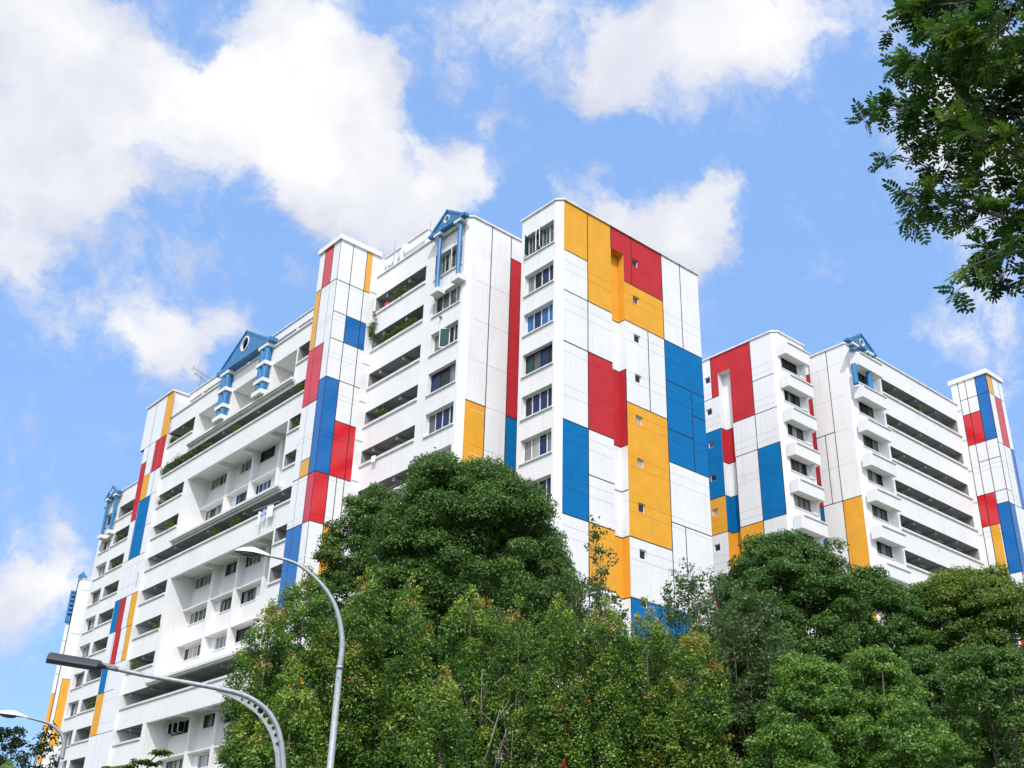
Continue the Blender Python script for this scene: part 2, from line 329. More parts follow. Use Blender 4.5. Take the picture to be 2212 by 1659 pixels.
# ================================================================== ground and road
def struct(name, mb): o = mb.build(name); o['kind'] = 'structure'; return o
g = MB(); g.quad([(-600,-600,0),(900,-600,0),(900,900,0),(-600,900,0)], 'grass_ground'); struct('ground', g)
rd = MB(); d1 = Vector((.76, -.65, 0)); d2 = Vector((.65, .76, 0))
for (a, b, z, m) in ((-4, 9, .004, 'asphalt'),):
    rd.quad([tuple(d1 * -200 + d2 * a + Vector((0,0,z))), tuple(d1 * 200 + d2 * a + Vector((0,0,z))), tuple(d1 * 200 + d2 * b + Vector((0,0,z))), tuple(d1 * -200 + d2 * b + Vector((0,0,z)))], m)
struct('road', rd)
kb = MB(); kb.hexa([tuple(d1*-200+d2*9), tuple(d1*200+d2*9), tuple(d1*200+d2*9.3), tuple(d1*-200+d2*9.3)] + [tuple(Vector(q)+Vector((0,0,.13))) for q in (d1*-200+d2*9, d1*200+d2*9, d1*200+d2*9.3, d1*-200+d2*9.3)], 'trim_paint'); struct('kerb', kb)

# ================================================================== BLOCK 1
B1 = thing('apartment_building', 'long white apartment block with painted rectangles and blue pediments, filling centre and left', 'building', (38.6, 41.5, 0))
F_B = FX(38.58); F_BR = FY(41.49); F_C = FX(35.96); F_CR = FY(47.15); F_AL = FX(32.74); F_AR = FY(57.5); F_E = FX(35.7); F_F = FX(40.5); F_DB = FX(38.0)
RT = 43.42
# ---- end wing B
b = MB()
bw = []
for k in range(15):
    s = 40.44 - 2.8 * k
    if s > .5: bw.append((42.03, 44.66, s, s + (1.66 if k == 0 else 1.48), .34))
facade(b, F_B, 41.84, 45.0, 0, RT, [(*h, 'white_paint', 'dark_room') for h in bw])
b.quad([(38.58,41.84,0),(38.93,41.49,0),(38.93,41.49,RT),(38.58,41.84,RT)], 'white_paint')
W, Rr, Bl, Og = 'white_paint', 'red_paint', 'blue_paint', 'orange_paint'
pb = [(38.93,40.95,39.80,RT,Og),(40.95,43.02,36.94,RT,Og),(43.02,47.81,39.80,RT,Rr),(44.18,47.81,36.94,39.80,Og),(47.81,51.5,28.46,36.95,Bl),
      (44.18,47.81,22.79,31.28,Og),(40.95,43.02,28.43,33.46,Rr),(38.93,40.95,22.79,28.42,Bl),(40.95,43.02,19.24,22.79,Og),(44.18,49.06,12.5,19.24,Bl),
      (38.93,40.95,9,13.6,Rr),(43.02,47.8,5.6,9.8,Og),(49.06,51.5,9.5,14,Rr)]
sw = []
for k in range(14):
    s = 41.34 - 2.79 * k - (.02 * k)
    if s > 1: sw.append((44.98, 45.56, s, s + .56, .16))
notch = (43.02, 44.18, 0, 41.80, .56)
hb = [(43.02, 44.18, 0, 41.80, .56, W, None)]
def bm_at(z):
    for a, c, m in ((36.94, 41.8, Og), (28.43, 33.46, Rr), (19.24, 22.79, Og)):
        if a <= z < c: return m
    return W
hs_ = []
for h in sw:
    m = W
    for q in pb:
        if q[0] < 45.2 < q[1] and q[2] < h[2] + .2 < q[3]: m = q[4]
    hs_.append((*h, m, 'dark_room'))
facade(b, F_BR, 38.93, 51.5, 0, RT, hs_ + [(43.02, 44.18, 0, 41.80, .0001, W, None)], pb)
zs = [0, 19.24, 22.79, 28.43, 33.46, 36.94, 41.80]
for i in range(len(zs) - 1):
    m = bm_at((zs[i] + zs[i+1]) / 2); a, c = zs[i], zs[i+1]
    F_BR.quad(b, 43.02, 44.18, a, c, .56, m)
    for u in (43.02, 44.18): b.quad([F_BR.p(u, a, 0), F_BR.p(u, c, 0), F_BR.p(u, c, .56), F_BR.p(u, a, .56)], m)
b.quad([F_BR.p(43.02,41.8,0), F_BR.p(44.18,41.8,0), F_BR.p(44.18,41.8,.56), F_BR.p(43.02,41.8,.56)], Og)
lines(b, F_BR, [(38.93,40.95,39.8),(38.93,43.02,36.94),(38.93,40.95,33.46),(40.95,43.02,33.46),(38.93,43.02,28.42),(40.95,43.02,25.6),(38.93,43.02,22.79),(40.95,43.02,19.24),
   (44.18,47.81,39.8),(44.18,51.5,36.94),(44.18,47.81,31.28),(47.81,51.5,34.05),(50.22,51.5,32.35),(47.81,50.22,30.69),(47.81,51.5,28.45),(47.81,51.5,24.57),(44.18,47.81,22.79),(44.18,49.06,19.24),(38.93,40.95,13.6),(43.02,51.5,9.6)],
   [(40.95,9,RT),(43.02,41.8,RT),(44.9,39.8,RT),(47.81,12.5,RT),(46.27,31.28,36.94),(49.65,36.94,RT),(50.22,28.45,34.05),(49.06,12.5,24.57),(44.18,28.43,33.46),(44.19,12.5,19.24)])
F_n = Frame((0, 41.49 + .56, 0), (1, 0, 0), (0, -1, 0)); lines(b, F_n, [(43.03,44.17,z) for z in (36.94,33.46,28.43,25.6,22.79,19.24)])
F_ns = Frame((44.18, 0, 0), (0, 1, 0), (-1, 0, 0)); lines(b, F_ns, [(41.5,42.04,z) for z in (36.94,33.46,28.43,25.6,22.79,19.24)])
for k in range(14):                                                    # floor grooves
    for dz in (0, -.62):
        z = 39.05 + dz - 2.82 * k
        if z > 1: grooves(b, F_BR, [(38.95,43.0,z),(44.2,51.48,z)], pb)
shell(b, 38.58, 51.5, 41.49, 45.0, 0, RT - .5, skip=('-y', '-x', 'top'))
b.quad([(51.5,41.49,RT-.5),(51.5,45,RT-.5),(51.5,45,RT),(51.5,41.49,RT)], W); b.quad([(38.58,45,RT-.5),(51.5,45,RT-.5),(51.5,45,RT),(38.58,45,RT)], W)
b.build('end_wing', B1)
pts = [(38.48,45.1),(38.48,41.80),(38.89,41.39),(51.6,41.39),(51.6,45.1)]
b = MB(); b.prism([(x, y, RT) for x, y in pts], (0, 0, .12), 'trim_paint'); b.build('roof_coping', B1)
glB = [['green_glass','green_glass','dark_glass','dark_glass'],['dark_glass','blue_glass','dark_glass','grey_curtain'],['blue_curtain','blue_curtain','blue_glass','blue_curtain'],['dark_glass','blue_glass','dark_curtain','green_glass'],['dark_glass','blue_glass','blue_glass','dark_glass'],['grey_curtain','blue_glass','pale_curtain','grey_curtain'],['blue_glass','dark_glass']]
for k, h in enumerate(bw[:10]):
    window(B1, F_B, *h, n=4, frame='dark_frame' if k == 3 else 'white_frame', panes=[p for p in glB[k % 7]], grille=(k == 0), open_leaf=[(44.6,-1,1.25),(44.0,-1,.7),(43.3,-1,1.1)] if k == 0 else None)
for k, h in enumerate(sw[:11]):
    window(B1, F_BR, *h, n=1, panes=[['dark_glass','dark_curtain','dark_glass','dark_glass','pale_curtain','pale_curtain','blue_glass','dark_glass'][k % 8]], sillw=.03, name='small_window', sill=False)
# ---- wing C
b = MB()
cw = []
for k in range(14):
    s = 40.42 - 2.8 * k
    if s > .5: cw.append((47.78, 50.57, s, s + (1.75 if k == 0 else 1.50), .34))
ct = [42.07, 39.07, 36.10, 33.22, 30.42, 27.62, 24.82, 22.0, 19.2, 16.4, 13.6, 10.8, 8.0]
cs = [40.72, 37.82, 34.94, 32.14, 29.36, 26.55, 23.75, 20.95, 18.15, 15.35, 12.55, 9.75, 6.95]
holes = [(*h, W, 'dark_room') for h in cw] + [(51.6, 57.43, s - .02, t, 2.0, 'shade_grey', 'shade_grey') for s, t in zip(cs, ct)]
facade(b, F_C, 47.5, 57.5, 0, 43.78, holes)
b.quad([(35.96,47.5,0),(36.31,47.15,0),(36.31,47.15,43.78),(35.96,47.5,43.78)], W)
pc = [(39.5,40.7,30.70,42.10,Rr),(39.5,40.7,20,30.70,Bl),(36.31,37.86,17,30.73,Og),(36.31,37.86,6,12,Bl)]
facade(b, F_CR, 36.31, 44.0, 0, 43.78, [], pc)
lines(b, F_CR, [(39.5,40.7,42.1),(39.5,40.7,30.7),(36.31,37.86,30.73)], [(37.86,6,43.78),(39.5,20,43.78),(40.7,20,43.78)])
for k in range(14):
    z = 42.05 - 2.82 * k
    if z > 1: grooves(b, F_CR, [(36.75 if k else 39.5,40.6,z)], pc, w=.02)
    F_CR.box(b, 36.8, 39.4, z - .55, z - .53, -.004, .002, W)
b.quad([(35.96,47.5,43.2),(44,47.5,43.2),(44,57.5,43.2),(35.96,57.5,43.2)], 'shade_grey')
for t, s in zip(ct, cs):                                                 # beams across the access balconies
    for y in (53.6, 56.2): b.box((36.1, y, t - .28), (37.94, y + .22, t - .005), 'shade_grey')
b.build('balcony_wing', B1)
for i, (t, s) in enumerate(zip(ct[:6], cs)):
    e = MB(); e.box((37.90, 52.2, s - .9), (37.955, 53.1, t - .32), 'dark_frame' if i % 2 else 'blue_paint'); e.build('corridor_door', B1)
    e = MB(); e.box((36.9, 54.6, t - .075), (37.02, 55.5, t - .02), 'white_frame'); e.build('ceiling_light', B1)
    e = MB(); e.tube([(37.85, 51.9, s - .9), (37.85, 51.9, t)], .04, 'white_frame', 6); e.build('riser_pipe', B1)
bb = MB(); bb.prism([(x, y, 43.78) for x, y in ((35.86,57.45),(35.86,47.46),(36.27,47.05),(44,47.05),(44,57.45))], (0, 0, .13), 'trim_paint'); bb.build('roof_coping', B1)
for k, s in enumerate(cs): coping(B1, F_C, 51.55, 57.49, s + .10, .10, .17)
glC = [['dark_glass','green_glass'],['grey_curtain','dark_curtain','dark_curtain','dark_glass'],['blue_glass','dark_glass','blue_glass','grey_curtain'],['grey_curtain','dark_glass','blue_glass'],['dark_glass','blue_glass','blue_glass','dark_curtain'],['pale_curtain','pale_curtain','dark_glass','pale_curtain']]
for k, h in enumerate(cw[:9]):
    window(B1, F_C, *h, n=3 if k == 3 else 4, frame='dark_frame' if k == 3 else 'white_frame', panes=glC[k % 6], grille=k in (0,), open_leaf=[(50.3,-1,1.3),(49.4,-1,.5)] if k == 0 else ([(48.9,1,.8)] if k == 2 else None))
v = MB(); v.tube([(35.93,49.55,37.18),(35.80,49.55,37.18)], .09, 'old_steel', 12); v.build('vent_pipe', B1)

# ---- stair towers: composite panels
def panel_tower(F, cols, b, top, rows, hs, vs, z0=0):
    facade(b, F, cols[0], cols[1], z0, top, [], rows, 'white_panel'); lines(b, F, hs, vs, w=.05)
b = MB(); WP, RP, BP, YP = 'white_panel', 'red_panel', 'blue_panel', 'yellow_panel'
PAL = [(58.43,59.5,42.45,45.55,RP),(59.5,60.2,37.70,42.42,YP),(58.3,60.2,33.43,37.68,RP),(57.5,58.3,28.17,34.83,BP),(58.3,59.43,28.17,29.34,YP),(57.5,58.3,24.87,28.15,RP),(58.3,60.2,19.8,24.87,BP)]
PAR = [(34.92,35.40,42.28,45.55,YP),(33.76,35.4,37.74,39.84,BP),(32.74,33.76,28.17,34.85,BP),(33.78,35.4,28.17,31.98,RP),(32.74,33.76,24.87,28.17,RP),(33.74,34.96,21.4,24.87,YP)]
panel_tower(F_AL, (57.5, 60.2), b, 45.55, [(58.43,59.5,42.45,45.55,RP),(59.5,60.2,37.70,42.42,YP),(58.3,60.2,33.43,37.68,RP),(57.5,58.3,28.17,34.83,BP),(58.3,59.43,28.17,29.34,YP),(57.5,58.3,24.87,28.15,RP),(58.3,60.2,19.8,24.87,BP),(57.5,58.3,12,17,YP),(58.4,60.2,9,14,RP)],
    [(57.5,60.2,42.42),(58.3,60.2,37.69),(57.5,58.3,34.84),(58.3,60.2,33.42),(58.3,59.43,29.34),(57.5,60.2,28.16),(57.5,60.2,24.87),(58.3,60.2,19.8)],
    [(57.53,0,45.55),(58.43,42.42,45.55),(59.5,37.69,45.55),(58.32,24.87,37.69)])
lines(b, F_AL, [], [(59.45,9,37.6),(58.38,37.7,42.4)], w=.018, proud=.005)
panel_tower(F_AR, (32.74, 35.40), b, 45.55, [(34.92,35.40,42.28,45.55,YP),(33.76,35.4,37.74,39.84,BP),(32.74,33.76,28.17,34.85,BP),(33.78,35.4,28.17,31.98,RP),(32.74,33.76,24.87,28.17,RP),(33.74,34.96,21.4,24.87,YP),(32.74,33.7,12,17,YP)],
    [(32.74,35.4,42.28),(32.74,35.4,39.82),(32.74,35.4,37.74),(32.74,35.4,34.87),(33.76,35.4,31.98),(32.74,35.4,28.17),(32.74,35.4,24.87),(33.74,34.96,21.4)],
    [(33.76,24,45.55),(34.92,12,45.55),(34.35,21.4,28.17)])
F_AR.quad(b, 35.40, 36.5, 0, 45.55, 0, W)
for k in range(15):
    for dz in (0, -.32):
        z = 42.35 + dz - 2.83 * k + (.0 if dz == 0 else 0)
        if z > 1: grooves(b, F_AR, [(32.75,35.4,z)], PAR); grooves(b, F_AL, [(57.51,60.15,z)], PAL)
    z = 42.55 - 2.83 * k
    if z > 1: F_AR.box(b, 35.42, 35.94, z - .10, z, -.05, .001, 'trim_paint')
shell(b, 32.74, 36.5, 57.5, 60.2, 0, 45.55, skip=('-x', '-y'))
b.build('stair_tower', B1)
b = MB(); b.box((32.60,57.36,45.552), (36.1,60.34,45.93), 'white_paint'); b.build('roof_slab', B1)

# ---- long facade D
b = MB()
ltop = [42.26, 36.22, 33.36, 27.70, 24.84, 21.95, 16.38, 13.50, 10.6, 5.1]; lsil = [40.80, 35.05, 32.20, 26.50, 23.64, 20.84, 15.25, 12.35, 9.5, 3.9]
longs = [(37.93, 38.97), (29.40, 30.53), (18.02, 19.17), (6.6, 7.75)]
recs = [(39.66, 42.23), (31.05, 36.20), (19.55, 27.66), (8.2, 16.35)]
SHG = 'shade_grey'
holes = [(84.75, 90.15, s - .02, t, 1.9, SHG, SHG) for s, t in zip(lsil, ltop)]
holes += [(66.03, 67.72, s - .02, t, 1.3, SHG, SHG) for s, t in zip(lsil, ltop)]
holes += [(60.3, 90.1, a - .02, c, 1.9, SHG, SHG) for a, c in longs]
holes += [(67.95, 84.2, a, c, .25, W, None) for a, c in recs]; CH = [0.01, .44, .44, .44]
facade(b, F_C, 60.2, 90.2, 0, 43.8, holes)
# back wall of the recesses with its window openings
cols = [(81.02, 84.0), (76.85, 78.8), (73.3, 75.9), (69.0, 70.9)]
dwin = []
for top, rec in ((36.62, 1), (33.80, 1), (28.02, 2), (25.17, 2), (22.30, 2), (16.55, 3), (13.75, 3), (10.9, 3)):
    for ci, (a, c) in enumerate(cols):
        dwin.append((a, c, top - (1.02 if rec == 1 and top > 35 else .98), top - .02, rec, ci))
for ri, (a, c) in enumerate(recs):
    hh = [(w0, w1, z0, z1, .12, W, 'dark_room') for w0, w1, z0, z1, rr_, ci in dwin if rr_ == ri]
    if ri == 0: hh = [(69.3, 70.9, 39.7, 41.5, .1, W, 'dark_room'), (75.0, 76.6, 39.7, 41.5, .1, W, 'dark_room')]
    facade(b, F_DB, 67.95, 84.2, a, c + .6, [h for h in hh])
    t = c + CH[ri]
    for u in (67.95, 84.2): b.quad([F_C.p(u, a, .25), F_C.p(u, t, .25), F_C.p(u, t, 2.04), F_C.p(u, a, 2.04)], W)
    b.quad([F_C.p(67.95, a, .25), F_C.p(84.2, a, .25), F_C.p(84.2, a, 2.04), F_C.p(67.95, a, 2.04)], W)
    b.quad([F_C.p(67.95, t, .25), F_C.p(84.2, t, .25), F_C.p(84.2, t, 2.04), F_C.p(67.95, t, 2.04)], W)
    b.quad([F_C.p(67.95, c, .25), F_C.p(84.2, c, .25), F_C.p(84.2, t, .25), F_C.p(67.95, t, .25)], W)
# upper roof frame set back behind the parapet
b.box((37.27,53.6,45.88), (38.2,89.92,46.58), W)
for y in (53.62, 56.6, 58.3, 62, 66, 70.75, 74.5, 78.7, 83.3, 87.0, 89.6): b.box((37.29, y, 43.3), (37.9, y + .32, 45.879), W)
b.box((38.9, 56, 43.21), (44, 89.9, 45.2), W)
b.quad([(35.96,60.2,43.3),(44,60.2,43.3),(44,90,43.3),(35.96,90,43.3)], SHG)
shell(b, 44.0, 54.0, 45.0, 122.0, 0, 43.0)
for a, c in longs:
    for y in (61.5, 67.5, 73.2, 78.9, 84.6, 88.4): b.box((36.1, y, c - .26), (37.84, y + .2, c - .004), SHG)
for s, t in zip(lsil, ltop): b.box((36.1, 87.2, t - .25), (37.84, 87.4, t - .004), SHG)
b.build('long_wing', B1)
b = MB(); b.box((37.17,53.5,46.582), (38.3,89.9,46.68), 'trim_paint'); b.build('roof_coping', B1)
coping(B1, F_C, 60.2, 90.2, 43.93, .11, .13, name='roof_coping')
for s in lsil[:8]:
    coping(B1, F_C, 84.72, 90.6, s + .09, .11, .15); coping(B1, F_C, 66.0, 67.78, s + .09, .11, .15)
for a, c in longs: coping(B1, F_C, 60.3, 90.6, a + .09, .11, .15)
for a, c in recs:
    e = MB(); F_C.box(e, 67.62, 84.92, a - .24, a - .04, -.36, -.002, 'trim_paint'); F_C.box(e, 67.66, 84.88, a - .36, a - .242, -.24, -.002, 'trim_paint'); e.build('ledge', B1)
for ri, (a, c) in enumerate(recs):
    if ri == 0: continue
    for y in (79.55, 75.5, 71.25):
        e = MB(); e.box((37.42, y, a + .003), (37.997, y + .36, c + .07), W); e.build('pilaster', B1)
        e = MB(); e.box((36.23, y + .02, c + .08), (37.995, y + .30, c + .436), W); e.build('beam', B1)
    hz = {1: (33.86,), 2: (25.24, 22.38), 3: (13.85, 11.0)}[ri]
    for z in hz:
        for y0, y1 in ((79.92, 84.19), (75.87, 79.54), (71.62, 75.49)):
            e = MB(); e.box((37.44, y0, z), (37.996, y1, z + .10), W); e.build('window_hood', B1)
# roof-storey loggia piers
for y in (71.62, 78.05):
    e = MB(); e.box((35.965, y, 39.68), (37.99, y + .26, 42.22), W); e.build('pier', B1)
for y in (73.4, 80.6): e = MB(); e.box((36.2, y, 41.95), (37.99, y + .2, 42.22), W); e.build('beam', B1)
cur = ['grey_curtain', 'dark_curtain', 'dark_glass', 'dark_glass', 'blue_glass', 'pale_curtain']
special = {(36.60, 0): ['dark_curtain','dark_glass','grey_curtain','grey_curtain'], (33.78, 0): ['pale_curtain','pale_curtain','dark_glass','pale_curtain'], (33.78, 1): ['pale_curtain','dark_glass','blue_curtain'], (33.78, 2): ['blue_glass','blue_curtain','blue_glass','dark_glass'], (36.60, 2): ['dark_glass'], (28.0, 0): ['grey_curtain','grey_curtain','dark_curtain'], (22.28, 0): ['dark_glass','pale_curtain','pale_curtain'], (22.28, 1): ['grey_curtain'], (13.73, 0): ['dark_curtain','pale_curtain','grey_curtain'], (13.73, 1): ['grey_curtain','pale_curtain']}
for (w0, w1, z0, z1, rr_, ci) in dwin:
    if ci == 3 and rr_ != 1: continue
    key = (round(z1, 2), ci); pn = next((v for kk, v in special.items() if abs(kk[0] - z1) < .06 and kk[1] == ci), None)
    window(B1, F_DB, w0, w1, z0, z1, .12, n=4 if w1 - w0 > 2.4 else 3, frame='white_frame' if random.random() < .35 else 'dark_frame', panes=pn, sillw=.05,
           open_leaf=[(w0 + .9, -1, 1.2), (w0 + 1.8, -1, 1.2), (w0 + 2.6, -1, 1.2)] if (rr_ == 3 and ci == 0 and z1 > 16) else None)

# ---- tower E
b = MB()
pe = [(89.65,90.95,42.08,46.45,Og),(89.65,91.82,38.92,42.08,Rr),(93.25,94.4,34.9,40.5,Rr),(91.95,93.22,36.62,38.95,Og),(90.85,93.15,31.12,36.58,Bl),(93.08,94.3,24.86,27.66,Bl),(91.93,93.08,24.86,27.66,Rr),(89.65,90.82,24.86,27.66,Og),
      (91.78,92.93,21.95,24.86,Rr),(89.65,90.6,21.95,24.86,Og),(93.0,94.3,19.78,21.93,Bl),(92.85,94.3,16.38,19.78,Og),(90.5,92,8,13,Bl),(92.7,94.3,5,8,Rr)]
pe = [(a, c, d, e_, m) for a, c, d, e_, m in pe]
facade(b, F_E, 89.65, 94.35, 0, 42.08, [], pe, 'white_panel'); facade(b, F_E, 89.65, 95.3, 42.08, 46.45, [], pe, 'white_panel')
lines(b, F_E, [(89.7,95.3,42.08),(89.7,91.85,38.93),(91.95,93.22,38.97),(93.25,94.35,40.5),(89.7,94.35,36.6),(93.2,94.3,34.9),(89.7,90.85,33.74),(89.7,94.3,31.1),(89.7,94.3,27.67),(89.7,94.3,24.85),(89.7,94.1,21.95),(91,94.1,19.77),(89.7,94.1,16.38)],
      [(91.88,36.6,42.08),(93.22,31.1,46.45),(91.0,42.08,46.45),(90.83,31.1,38.9),(91.93,21.95,27.67),(93.1,21.95,27.67),(90.82,24.85,27.67),(90.6,21.95,24.85)], w=.04)
grooves(b, F_E, [(89.7,94.3,z) for z in (34.1, 30.4, 28.6, 25.6, 22.8, 19.0, 17.2, 40.0)], pe)
lines(b, F_E, [], [(93.12,27.7,31.1),(91.97,27.7,31.1),(90.87,27.7,31.1),(90.8,39,42),(92.6,0,21.9),(91.45,0,16.4)], w=.02, proud=.004, m='joint_grey')
FY(89.95).quad(b, 35.7, 37.4, 42, 46.45, 0, W); b.box((35.95,89.935,43.95), (37.2,89.949,45.6), 'trim_paint')
shell(b, 35.7, 40.0, 89.65, 94.35, 0, 42.08, skip=('-x',)); shell(b, 35.7, 40.0, 89.96, 95.3, 42.081, 46.45, skip=('-x',))
b.build('panel_tower', B1)
b = MB(); b.box((35.58,89.82,46.452), (40.1,95.42,46.62), 'trim_paint'); b.build('roof_coping', B1)

# ---- far wing F
b = MB()
fw = []; fs = []
for k in range(14):
    s = 40.48 - 2.8 * k
    if s > .5: fw.append((111.45, 114.2, s, s + 1.46, .45)); fs.append((s + .02, s + 1.5 - (.0 if k < 2 else .16)))
facade(b, F_F, 94.4, 114.9, 0, 43.78, [(*h, W, 'dark_room') for h in fw] + [(104.0, 110.62, s + .02, t, 1.9, SHG, SHG) for s, t in fs])
b.quad([(40.5,114.9,0),(41.2,115.6,0),(41.2,115.6,43.78),(40.5,114.9,43.78)], W)
b.quad([(40.5,94.4,43.2),(44,94.4,43.2),(44,115.6,43.2),(40.5,115.6,43.2)], SHG); b.quad([(41.2,115.6,0),(44,115.6,0),(44,115.6,43.78),(41.2,115.6,43.78)], W)
b.build('far_wing', B1)
coping(B1, F_F, 94.4, 115.0, 43.92, .11, .13, name='roof_coping')
for s, t in fs: coping(B1, F_F, 103.9, 111.15, s + .12, .11, .15)
for k, h in enumerate(fw[:12]): window(B1, F_F, *h, n=3, frame='white_frame' if k % 3 else 'dark_frame', panes=[['dark_glass','grey_curtain','dark_curtain'],['pale_curtain','grey_curtain','dark_glass'],['dark_glass','dark_curtain','grey_curtain']][k % 3])

# ---- pediments
def pediment(parent, F, u0, u1, z0, zband, zap, dfront, dback, cu, cz, cr_, name='pediment'):
    """triangle on columns; front at dfront (negative = outside)"""
    b = MB(); um = (u0 + u1) / 2; n = 28
    D0, D1 = dfront, dback
    # rim bars (frame) proud of the field
    th = .20
    def bar(a, c, w=.16, o0=D0 - .06, o1=D1):
        a = Vector(a); c = Vector(c); t = (c - a).normalized(); nn = Vector((-t.y, t.x)) * w
        if nn.y > 0: nn = -nn
        q = [(a.x, a.y), (c.x, c.y), (c.x + nn.x, c.y + nn.y), (a.x + nn.x, a.y + nn.y)]
        b.hexa([F.p(x, z, o0) for x, z in q] + [F.p(x, z, o1) for x, z in q], 'blue_metal')
    bar((u0, z0 + .10), (um, zap)); bar((um, zap), (u1, z0 + .10))
    F.box(b, u0 - .02, u1 + .02, z0, zband, D0 - .062, D1 + .002, 'blue_metal')
    # field with a round hole
    ring = [(cu + cr_ * math.cos(2 * math.pi * i / n), cz + cr_ * math.sin(2 * math.pi * i / n)) for i in range(n)]
    tri = [(u0 + .3, zband), (u1 - .3, zband), (um, zap - .12)]
    def hit(ang):
        dx, dz = math.cos(ang), math.sin(ang); best = 1e9
        for i in range(3):
            x1, z1 = tri[i]; x2, z2 = tri[(i + 1) % 3]; ex, ez = x2 - x1, z2 - z1; det = -dx * ez + dz * ex
            if abs(det) < 1e-9: continue
            t = (-(x1 - cu) * ez + (z1 - cz) * ex) / det; s_ = (dx * (z1 - cz) - dz * (x1 - cu)) / det
            if t > 0 and -1e-6 <= s_ <= 1 + 1e-6: best = min(best, t)
        return (cu + dx * best, cz + dz * best)
    angs = sorted([2 * math.pi * i / n for i in range(n)] + [math.atan2(z - cz, x - cu) % (2 * math.pi) for x, z in tri])
    for d_ in (D0, D1 - .03):
        for i in range(len(angs)):
            a0 = angs[i]; a1 = angs[(i + 1) % len(angs)]
            p0 = (cu + cr_ * math.cos(a0), cz + cr_ * math.sin(a0)); p1 = (cu + cr_ * math.cos(a1), cz + cr_ * math.sin(a1)); h0 = hit(a0); h1 = hit(a1)
            b.quad([F.p(*p0, d_), F.p(*p1, d_), F.p(*h1, d_), F.p(*h0, d_)], 'blue_metal')
    if u1 - u0 > 6:
        for i in range(1, 8):
            u = u0 + (u1 - u0) * i / 8; zt = zband + (zap - zband) * (1 - abs(u - um) / ((u1 - u0) / 2)) - .25
            if zt > zband + .3 and not (abs(u - cu) < cr_): F.box(b, u - .015, u + .015, zband, zt, D0 - .012, D0 - .001, 'blue_metal')
    po = b.build(name, parent)
    r = MB()
    for i in range(n):
        a0 = 2 * math.pi * i / n; a1 = 2 * math.pi * (i + 1) / n
        q = [(cu + rr * math.cos(a), cz + rr * math.sin(a)) for rr, a in ((cr_, a0), (cr_, a1), (cr_ * 1.22, a1), (cr_ * 1.22, a0))]
        r.hexa([F.p(x, z, D0 - .05) for x, z in q] + [F.p(x, z, D0 + .12) for x, z in q], 'white_frame')
    r.build('ring', po)
    return po
def corbel(parent, F, u0, u1, z0, z1, d0, d1=-.002, name='corbel'):
    b = MB(); F.box(b, u0, u1, z0, z1, d0, d1, 'white_paint'); return b.build(name, parent)
def column(parent, F, u, d, z0, z1, r, n=14):
    b = MB(); b.tube([F.p(u, z0, d), F.p(u, z1, d)], r, 'blue_metal', n); return b.build('column', parent, smooth=False)
pediment(B1, F_C, 71.4, 80.3, 44.18, 44.52, 46.9, -.62, 0.02, 75.85, 45.6, .56)
for y in (71.77, 78.2):
    corbel(B1, F_C, y, y + 1.46, 43.86, 44.17, -.64, .2); corbel(B1, F_C, y, y + 1.46, 42.25, 42.56, -.66); corbel(B1, F_C, y, y + 1.46, 40.74, 41.05, -.66); corbel(B1, F_C, y, y + 1.46, 39.66, 40.04, -.70)
    for dy, dd in ((.36, -.33), (1.06, -.33)):
        for z0, z1 in ((42.562, 43.858), (41.052, 42.248), (40.042, 40.738)): column(B1, F_C, y + dy, dd, z0, z1, .29)
    e = MB(); F_C.box(e, y, y + .24, 39.7, 42.24, -.001, .01, W); e.build('pier_face', B1)
pediment(B1, F_C, 46.95, 50.75, 43.46, 43.66, 44.85, -.58, -.22, 48.85, 44.08, .24)
for y in (47.62, 49.75):
    corbel(B1, F_C, y - .30, y + .42, 43.28, 43.455, -.62, -.12); column(B1, F_C, y, -.36, 39.19, 43.278, .14); corbel(B1, F_C, y - .40, y + .42, 38.86, 39.188, -.60)
corbel(B1, F_C, 47.2, 50.6, 43.30, 43.44, -.30, -.115, 'tie_beam')
pediment(B1, F_F, 110.4, 114.15, 43.50, 43.70, 44.78, -.55, -.2, 112.45, 44.1, .22)
for y in (111.2, 113.35):
    corbel(B1, F_F, y - .35, y + .40, 43.3, 43.495, -.62, -.115); column(B1, F_F, y, -.36, 39.45, 43.298, .17); corbel(B1, F_F, y - .45, y + .45, 39.1, 39.448, -.62)

# ---- turned block G beyond the far wing
G1 = thing('apartment_building', 'narrow white strip of a farther block with orange stripes, far left edge', 'building', (49.6, 144.1, 0))
F_G = Frame((49.6, 144.09, 0), (.91775, -.39715, 0), (-.39715, -.91775, 0)); F_G2 = Frame(F_G.p(0, 0, .9), F_G.U, F_G.N)
b = MB()
facade(b, F_G, -.0, 9, 0, 43.4, [], [(.15, 1.5, 22.5, 30.6, Og), (-.0, 9, 16, 20, Bl)])
b.quad([F_G.p(0,0,0), F_G.p(-.3,0,.3), F_G.p(-.3,43.4,.3), F_G.p(0,43.4,0)], W)
b.quad([F_G.p(-.3,0,.3), F_G.p(-.3,0,9), F_G.p(-.3,43.4,9), F_G.p(-.3,43.4,.3)], W); b.quad([F_G.p(9,0,0), F_G.p(9,0,9), F_G.p(9,43.4,9), F_G.p(9,43.4,0)], W)
b.quad([F_G.p(0,43.4,0), F_G.p(9,43.4,0), F_G.p(9,43.4,9), F_G.p(0,43.4,9)], W)
F_G2.box(b, -.86, -.3, 0, 37.9, 0, 6, W)
F_G2.quad(b, -.855, -.31, 20.5, 28.9, -.006, Og); F_G2.quad(b, -.855, -.31, 12, 17, -.006, Bl)
